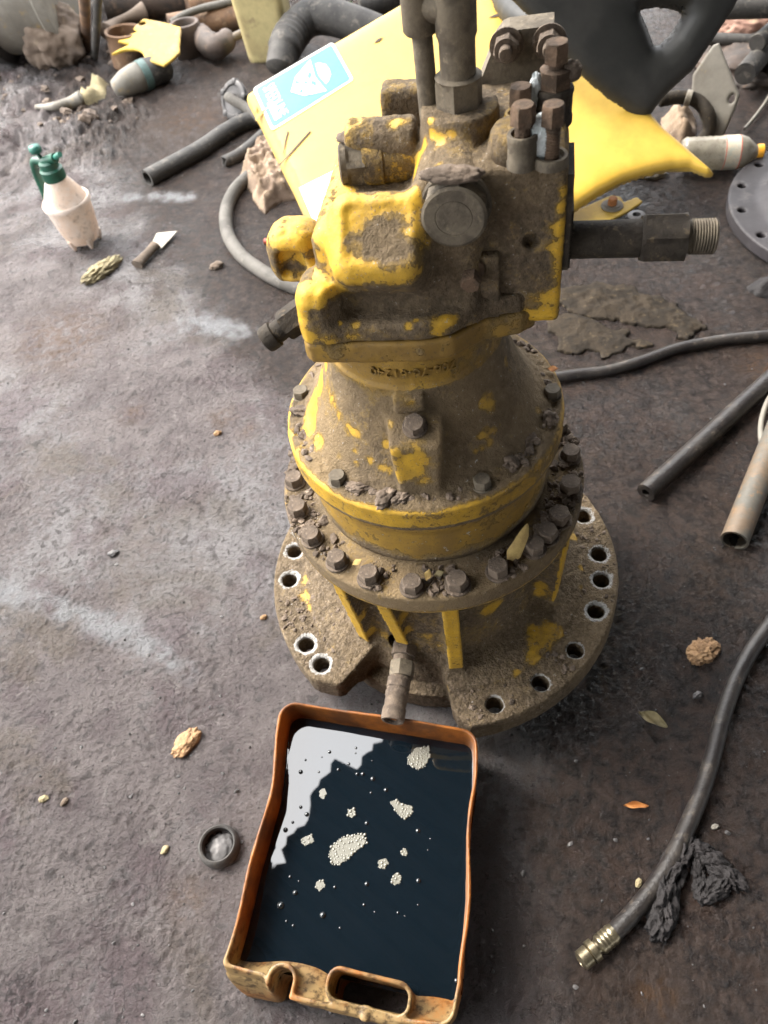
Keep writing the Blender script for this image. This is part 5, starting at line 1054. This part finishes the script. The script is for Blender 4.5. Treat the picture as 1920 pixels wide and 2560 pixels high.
# black plastic cover leaning over the panel
TIP = hitp(1620, 300, PO+EN*.004, EN); k1, k2, kn = plane(TIP, -8, 66)
kc = uvp([(1205, -220), (1258, -20), (1288, 2), (1337, 54), (1377, 109), (1416, 148), (1466, 198), (1525, 247), (1594, 292), (1617, 298), (1634, 288), (1673, 237), (1743, 173), (1792, 99), (1841, 25), (1875, -40), (1900, -220)], TIP, k1, k2, kn)
kh = uvp([(1613, 24), (1640, 17), (1680, 17), (1713, 25), (1716, 40), (1690, 82), (1659, 110), (1648, 111), (1630, 60)], TIP, k1, k2, kn); khc = np.mean(kh, 0)
def kb(X, Y, d):
    dh = -spoly(X, Y, np.array(kh)) if False else spoly(X, Y, np.array(kh)); return -.022*np.exp(d/.014)-.016*np.exp(-np.maximum(dh, 0)/.022)-.05*(Y-.1)**2
V, F, _ = net_plate('black_cover', kc, TIP, k1, k2, kn, .010, .004, kb, holes=[kh], rnd=.003)
solo('black_cover', mesh_np('black_cover', V, F), M_BLACKP, 'black plastic cover with a rounded hole, hanging tip-down over the yellow panel', 'cover')
V, F = tube(spline([at(1240, -70, .33), at(1268, 0, .33), at(1305, 45, .33), at(1370, 75, .33)], 6), .030, 20, (0, 0), .7, lambda t: 1+.06*math.sin(t*60)); solo('ribbed_boot', MB().add(V, F).mesh('ribbed_boot'), M_BLACKP, 'black ribbed rubber boot beside the black plastic cover at the top', 'boot')

# ================================================================== UPPER LEFT SCRAP
ra = gat(62, 134); rb = gat(196, 124); axr = (rb-ra)*np.array([1, 1, 0]); axr /= np.linalg.norm(axr); RR = .21; cz = np.array([0, 0, RR])
rl = thing('steel_roller', 'large grey steel roller with a flange, lying in the upper left corner', 'roller', ra)
Lr = float(np.linalg.norm(rb-ra)); c0 = ra+cz+np.cross(np.array([0, 0, 1.]), axr)*.0
obj('roller_drum', MB().add(*lathe([(RR*.94, 0), (RR*.95, .01), (RR*.95, Lr-.01), (RR*1.0, Lr), (RR*1.0, Lr+.03), (RR*.6, Lr+.035)], c0, axr, 64)).mesh('roller_drum', True, 40), M_GREY, rl)
obj('roller_flange', MB().add(*lathe([(RR*1.04, -.05), (RR*1.06, -.045), (RR*1.06, -.012), (RR*1.02, -.008), (RR*.95, .002)], c0, axr, 64)).mesh('roller_flange', True, 40), M_DULL, rl)
obj('roller_hub', MB().add(*lathe([(RR*.55, -.22), (RR*.58, -.21), (RR*.58, -.05)], c0-cz*.35, axr, 48)).mesh('roller_hub', True, 40), M_RTUBE, rl)
p = gat(157, 178); solo('muddy_sack', MB().add(*lump(p+np.array([0, .05, .085]), (.115, .08, .105), -.3, .38, 1.3, sub=5, seed=3.)).mesh('muddy_sack'), M_SACK, 'muddy brown folded sack in front of the steel roller', 'sack')
V, F = tube(spline([gat(236, 150, .0), at(240, 100, .10), at(243, 40, .22), at(248, -60, .40)], 6), .0115, 14); solo('standing_hose', MB().add(V, F).mesh('standing_hose'), M_RUBBER, 'dark hose standing upright beside the muddy sack', 'hose')
V, F = tube(spline([gat(216, 128, .0), at(214, 60, .14), at(208, -40, .34)], 6), .016, 14); solo('rusty_bar', MB().add(V, F).mesh('rusty_bar'), M_RUST, 'rusty bar standing between roller and upright hose', 'bar')
V, F = tube(spline([gat(268, 82, .03), gat(290, 58, .05), gat(325, 42, .06), gat(362, 30, .05)], 6), .026, 16, (0, 0), .7, lambda t: 1.25-.7*math.sin(math.pi*t)); solo('rusty_lever', MB().add(V, F).mesh('rusty_lever'), M_SACK, 'brown bone-shaped lever lying behind the jagged yellow plate', 'lever')
YO = at(350, 110, .10); y1, y2, yn = plane(YO, 2, 12)
yp = uvp([(268, 138), (296, 122), (325, 109), (292, 102), (312, 86), (345, 79), (331, 71), (345, 56), (358, 45), (400, 52), (450, 66), (453, 74), (450, 100), (449, 130), (430, 148), (410, 163), (390, 157), (367, 150), (358, 140), (356, 131), (345, 124), (330, 122), (308, 124)], YO, y1, y2, yn)
V, F, _ = net_plate('jagged_plate', yp, YO, y1, y2, yn, .010, .006, None, holes=[[(a+.012*math.cos(t_), b+.012*math.sin(t_)) for t_ in np.linspace(0, 6.28, 9)[:-1]] for a, b in uvp([(355, 57), (320, 89)], YO, y1, y2, yn)], rnd=.002)
solo('jagged_plate', mesh_np('jagged_plate', V, F), M_YSCRAP, 'flaking yellow plate with jagged torch-cut edges in the upper left scrap', 'plate')
m_ = MB().add(*lathe([(.058, 0), (.060, .002), (.060, .100), (.054, .102), (.050, .098), (.050, .005)], gat(330, 160), (.1, .0, 1), 40)); solo('rusty_ring', m_.mesh('rusty_ring', True, 40), M_RUST, 'rusty pipe ring under the jagged yellow plate', 'ring')
ba, bb = at(283, 222, .040), at(420, 160, .045); ax = bb-ba; Lb = float(np.linalg.norm(ax)); gb = thing('grey_bottle', 'grey plastic bottle with a teal band lying under the jagged yellow plate', 'bottle', ((ba+bb)/2)*np.array([1, 1, 0]))
obj('bottle_body', MB().add(*lathe([(.004, 0), (.022, .004), (.036, Lb*.2), (.042, Lb*.40), (.042, Lb*.50)], ba, ax, 32)).mesh('bottle_body'), M_GREY, gb)
obj('teal_band', MB().add(*lathe([(.042, Lb*.50), (.0435, Lb*.505), (.0435, Lb*.62), (.042, Lb*.625)], ba, ax, 32)).mesh('teal_band', True, 40), mat('dusty_teal', (.09, .15, .14), (.06, .10, .09), None, 20, .6), gb)
obj('dark_end', MB().add(*lathe([(.042, Lb*.62), (.041, Lb*.95), (.03, Lb)], ba, ax, 32)).mesh('dark_end', True, 40), M_RUBBER, gb)
# ribbed grey tail
V, F = tube(spline([gat(92, 268, .01), gat(135, 266, .015), gat(175, 258, .02), gat(205, 245, .02)], 8), .022, 16, (0, 0), .7, lambda t: .35+.65*t+.05*math.sin(t*70)*(t > .4)); solo('ribbed_tail', MB().add(V, F).mesh('ribbed_tail'), M_GREY, 'grey ribbed plastic tail sinking into the mud beside the torn bag', 'scrap')
bu = gat(482, 143, -.01); bs = thing('rusty_bushing', 'dark rusty bushing collar on a rod end, standing beside the jagged yellow plate', 'bushing', bu)
obj('collar', MB().add(*lathe([(.046, 0), (.049, .004), (.050, .098), (.047, .104), (.038, .104), (.035, .100), (.034, .02)], bu, (.03, .02, 1), 40)).mesh('collar', True, 40), M_DKRUST, bs)
V, F = tube(spline([bu+np.array([.04, .01, .05]), gat(540, 118, .05), gat(568, 100, .045)], 6), .042, 20, (0, 0), .7, lambda t: 1.-.25*t); V = np.array(V); V += fbm(V, 25, 3)[:, None]*.012; obj('rod_eye', MB().add(V, F).mesh('rod_eye'), M_DKRUST, bs)
V, F = tube([gat(560, 106, .05), gat(640, 66, .05)], .013, 14); obj('rod', MB().add(V, F).mesh('rod'), M_RTUBE, bs)
hose('rusty_pipe', 'thick rusty pipe lying behind the dark bushing', 'pipe', [(425, 72), (500, 58), (580, 44), (690, 24)], 62, M_RUST, zs=[.0, .0, .0, .0]); hose('grey_hose', 'grey hose lying over the thick rusty pipe', 'hose', [(428, 58), (460, 38), (510, 20), (560, 8), (640, -12)], 16, M_GHOSE, lift=.075)
hose('rusty_drum', 'big dark rusty cylinder at the back of the upper left scrap', 'cylinder', [(262, 18), (340, 8), (440, -8), (560, -30)], 90, M_DKRUST)
hose('rusty_drum', 'second rusty cylinder behind the grey hose', 'cylinder', [(470, 22), (560, -4), (640, -30)], 60, M_RUST)
# beige jerrycan
bq = gat(678, 148); jc = thing('beige_container', 'stained beige plastic container standing behind the black elbow hose', 'container', bq)
Xa = np.array([.97, -.24, 0]); Ya = np.array([.24, .97, 0]); h = .006; X, Y, Z = grid((-.16, -.12, -.02), (.16, .16, .42), h)
D = sbox(X/(1+Z*.9), Y/(1+Z*.5), Z, (.0, .03, .20), (.068, .060, .21), .022)*.9
V, F = surface_nets(D.astype(np.float32), (-.16, -.12, -.02), h); V = V[:, :1]*Xa+V[:, 1:2]*Ya+V[:, 2:]*ZL+bq; obj('container_body', mesh_np('container_body', V.astype(np.float32), F), M_BEIGE, jc)
# black corrugated elbow hose
eb = [at(702, 172, .05), at(712, 120, .085), at(738, 75, .10), at(775, 45, .11), at(825, 42, .11), at(890, 62, .09), at(960, 90, .06)]
V, F = tube(spline(eb, 14), .050, 24, (0, 0), .7, lambda t: 1+(.05*math.sin(t*150) if .18 < t < .36 else 0)-.10*(t < .15)); solo('elbow_hose', MB().add(V, F).mesh('elbow_hose'), M_RUBBER, 'fat black corrugated elbow hose behind the top edge of the yellow panel', 'hose')
hose('black_tube', 'dark tube end beyond the yellow panel at the top', 'tube', [(900, 18), (960, 0), (1040, -30)], 60, M_RUBBER)
for x_, y_, rt, lb in ((872, 14, .9, 'topmost'), (862, 22, .3, 'left'), (884, 24, 1.4, 'right')):
    leaf(x_, y_, 34, .4, rt, .5, mat('green_leaf', (.10, .26, .05), (.07, .18, .03), None, 60, .5), lb+' of three bright green weed leaves behind the yellow panel', 'weed leaves behind the yellow panel')
# ---- mud clods of the churned bank, upper left, and gravel
def scatter(name, pts, smin_, smax_, mt, kind='stuff', sub=1, flat_=.6):
    m_ = MB(); V0, F0 = ico(sub)
    for (x_, y_) in pts:
        s_ = smin_*(smax_/smin_)**(random.random()**2); q = np.array([random.uniform(.7, 1.4), random.uniform(.7, 1.3), random.uniform(.4, .9)*flat_/.6])*s_
        V = V0*(1+.3*RNG.normal(size=(len(V0), 1)).clip(-1, 1))*q; t_ = random.random()*6; c_, s2 = math.cos(t_), math.sin(t_)
        V = np.stack([V[:, 0]*c_-V[:, 1]*s2, V[:, 0]*s2+V[:, 1]*c_, V[:, 2]], 1); m_.add(V+np.array([x_, y_, gz(x_, y_)+s_*.12]), F0)
    return obj(name, m_.mesh(name, False), mt, kind=kind)
pts = []
for i in range(700):
    p = at(random.uniform(-40, 1960), random.uniform(150, 2600), 0); pts.append((p[0], p[1]))
scatter('grit', pts, .0008, .0032, M_DULL)
pts = []
for i in range(70):
    p = at(random.triangular(-60, 420, 0), random.uniform(140, 330), 0); pts.append((p[0], p[1]))
scatter('churned_mud', pts, .006, .022, M_SACK, sub=2)

# ---- leaves and flakes caught on the gearbox
def flake(name, pxs, z0, z1, mt, label, cat):
    n_ = len(pxs); V = [at(x_, y_, z0+(z1-z0)*i/(n_-1)) for i, (x_, y_, w_) in enumerate(pxs)]; m_ = MB(); L = []
    for i, (x_, y_, w_) in enumerate(pxs):
        a = V[max(i-1, 0)]; b = V[min(i+1, n_-1)]; t_ = b-a; sd_ = np.cross(t_, [0.2, -.6, 1.]); sd_ /= np.linalg.norm(sd_)
        for k in range(5): L.append(V[i]+sd_*(k/4-.5)*w_*mpp(V[i])+np.array([0, 0, .0025*math.cos((k/4-.5)*3)]))
    F = [(i*5+k, i*5+k+1, (i+1)*5+k+1, (i+1)*5+k) for i in range(n_-1) for k in range(4)]
    m_.add(L, F); m_.add([q-np.array([0, 0, .0007]) for q in L], [f[::-1] for f in F]); return solo(name, m_.mesh(name), mt, label, cat)
flake('leaf', [(1318, 1312, 8), (1310, 1335, 26), (1298, 1360, 32), (1284, 1385, 38), (1276, 1402, 20)], .318, .292, M_LEAFY, 'dry yellow leaf standing between two flange bolts on the right of the gearbox', 'leaf')
flake('paint_flake', [(1075, 1302, 16), (1105, 1300, 18), (1150, 1294, 16), (1195, 1284, 6)], .3672, .3672, M_LEAFY, 'thin curled paint flake on the gear drum under the cover rim', 'flake')
for (x_, y_, ln, rt, mt, lb) in ((893, 1408, 26, .4, M_LEAFY, 'pale yellow leaf scrap between the front left flange bolts'), (1070, 1440, 30, 1.2, M_LEAFY, 'curled leaf scrap between the front flange bolts'), (1098, 1436, 26, .2, M_LEAFG, 'brown leaf scrap beside the curled one on the flange'), (1382, 925, 26, -.3, M_LEAFO, 'orange leaf scrap on the far right rim of the cover')):
    p_ = at(x_, y_, .412 if y_ < 1000 else .296); V = []; F = []
    L = ln*mpp(p_)
    for i in range(7):
        for j in range(4): u_, w_ = i/6-.5, j/3-.5; V.append((u_*L, w_*L*.55*math.cos(u_*2.6), .25*L*math.sin(u_*5+w_*3)*.5+.2*L))
    F = [(i*4+j, i*4+4+j, i*4+5+j, i*4+j+1) for i in range(6) for j in range(3)]; V = np.array(V); c_, s2 = math.cos(rt), math.sin(rt); V = np.stack([V[:, 0]*c_-V[:, 1]*s2, V[:, 0]*s2+V[:, 1]*c_, V[:, 2]], 1)+p_
    solo('leaf_scrap', MB().add(V, F).add(V-np.array([0, 0, .0006]), [f[::-1] for f in F]).mesh('leaf_scrap'), mt, lb, 'leaf')
# ---- far scrap that reads as one mass
def heap(name, xr, yr, n_, mt, zmax, seed):
    rg_ = random.Random(seed); m_ = MB()
    for i in range(n_):
        x_, y_ = rg_.uniform(*xr), rg_.uniform(*yr); z_ = gz(x_, y_)+rg_.random()*zmax*.6; k = rg_.random()
        d_ = np.array([rg_.gauss(0, 1), rg_.gauss(0, 1), rg_.gauss(0, .35)]); d_ /= np.linalg.norm(d_)
        if k < .5:
            L = rg_.uniform(.12, .5); V, F = tube(spline([np.array([x_, y_, z_])-d_*L/2, np.array([x_, y_, z_+rg_.uniform(-.02, .06)]), np.array([x_, y_, z_])+d_*L/2], 4), rg_.uniform(.010, .034), 10, (1, 1))
        elif k < .75: V, F = lump((x_, y_, z_), (rg_.uniform(.04, .12), rg_.uniform(.04, .09), rg_.uniform(.03, .08)), rg_.random()*6, .4, 1.6, True, 3, i*.7)
        else: V, F = lathe([(rg_.uniform(.03, .09), 0), (rg_.uniform(.05, .10), .006), (rg_.uniform(.05, .10), .03), (.03, .035), (.02, .02)], (x_, y_, z_), d_, 20)
        m_.add(V, F)
    return obj(name, m_.mesh(name, True, 40), mt, kind='stuff')
heap('scrap_heap', (-1.9, -.15), (2.75, 3.9), 90, M_DKRUST, .25, 3)
heap('scrap_heap', (-.5, 1.2), (2.75, 3.6), 70, M_DKRUST, .25, 8)
heap('scrap_heap', (1.25, 2.1), (1.35, 2.4), 50, M_DKRUST, .15, 5)
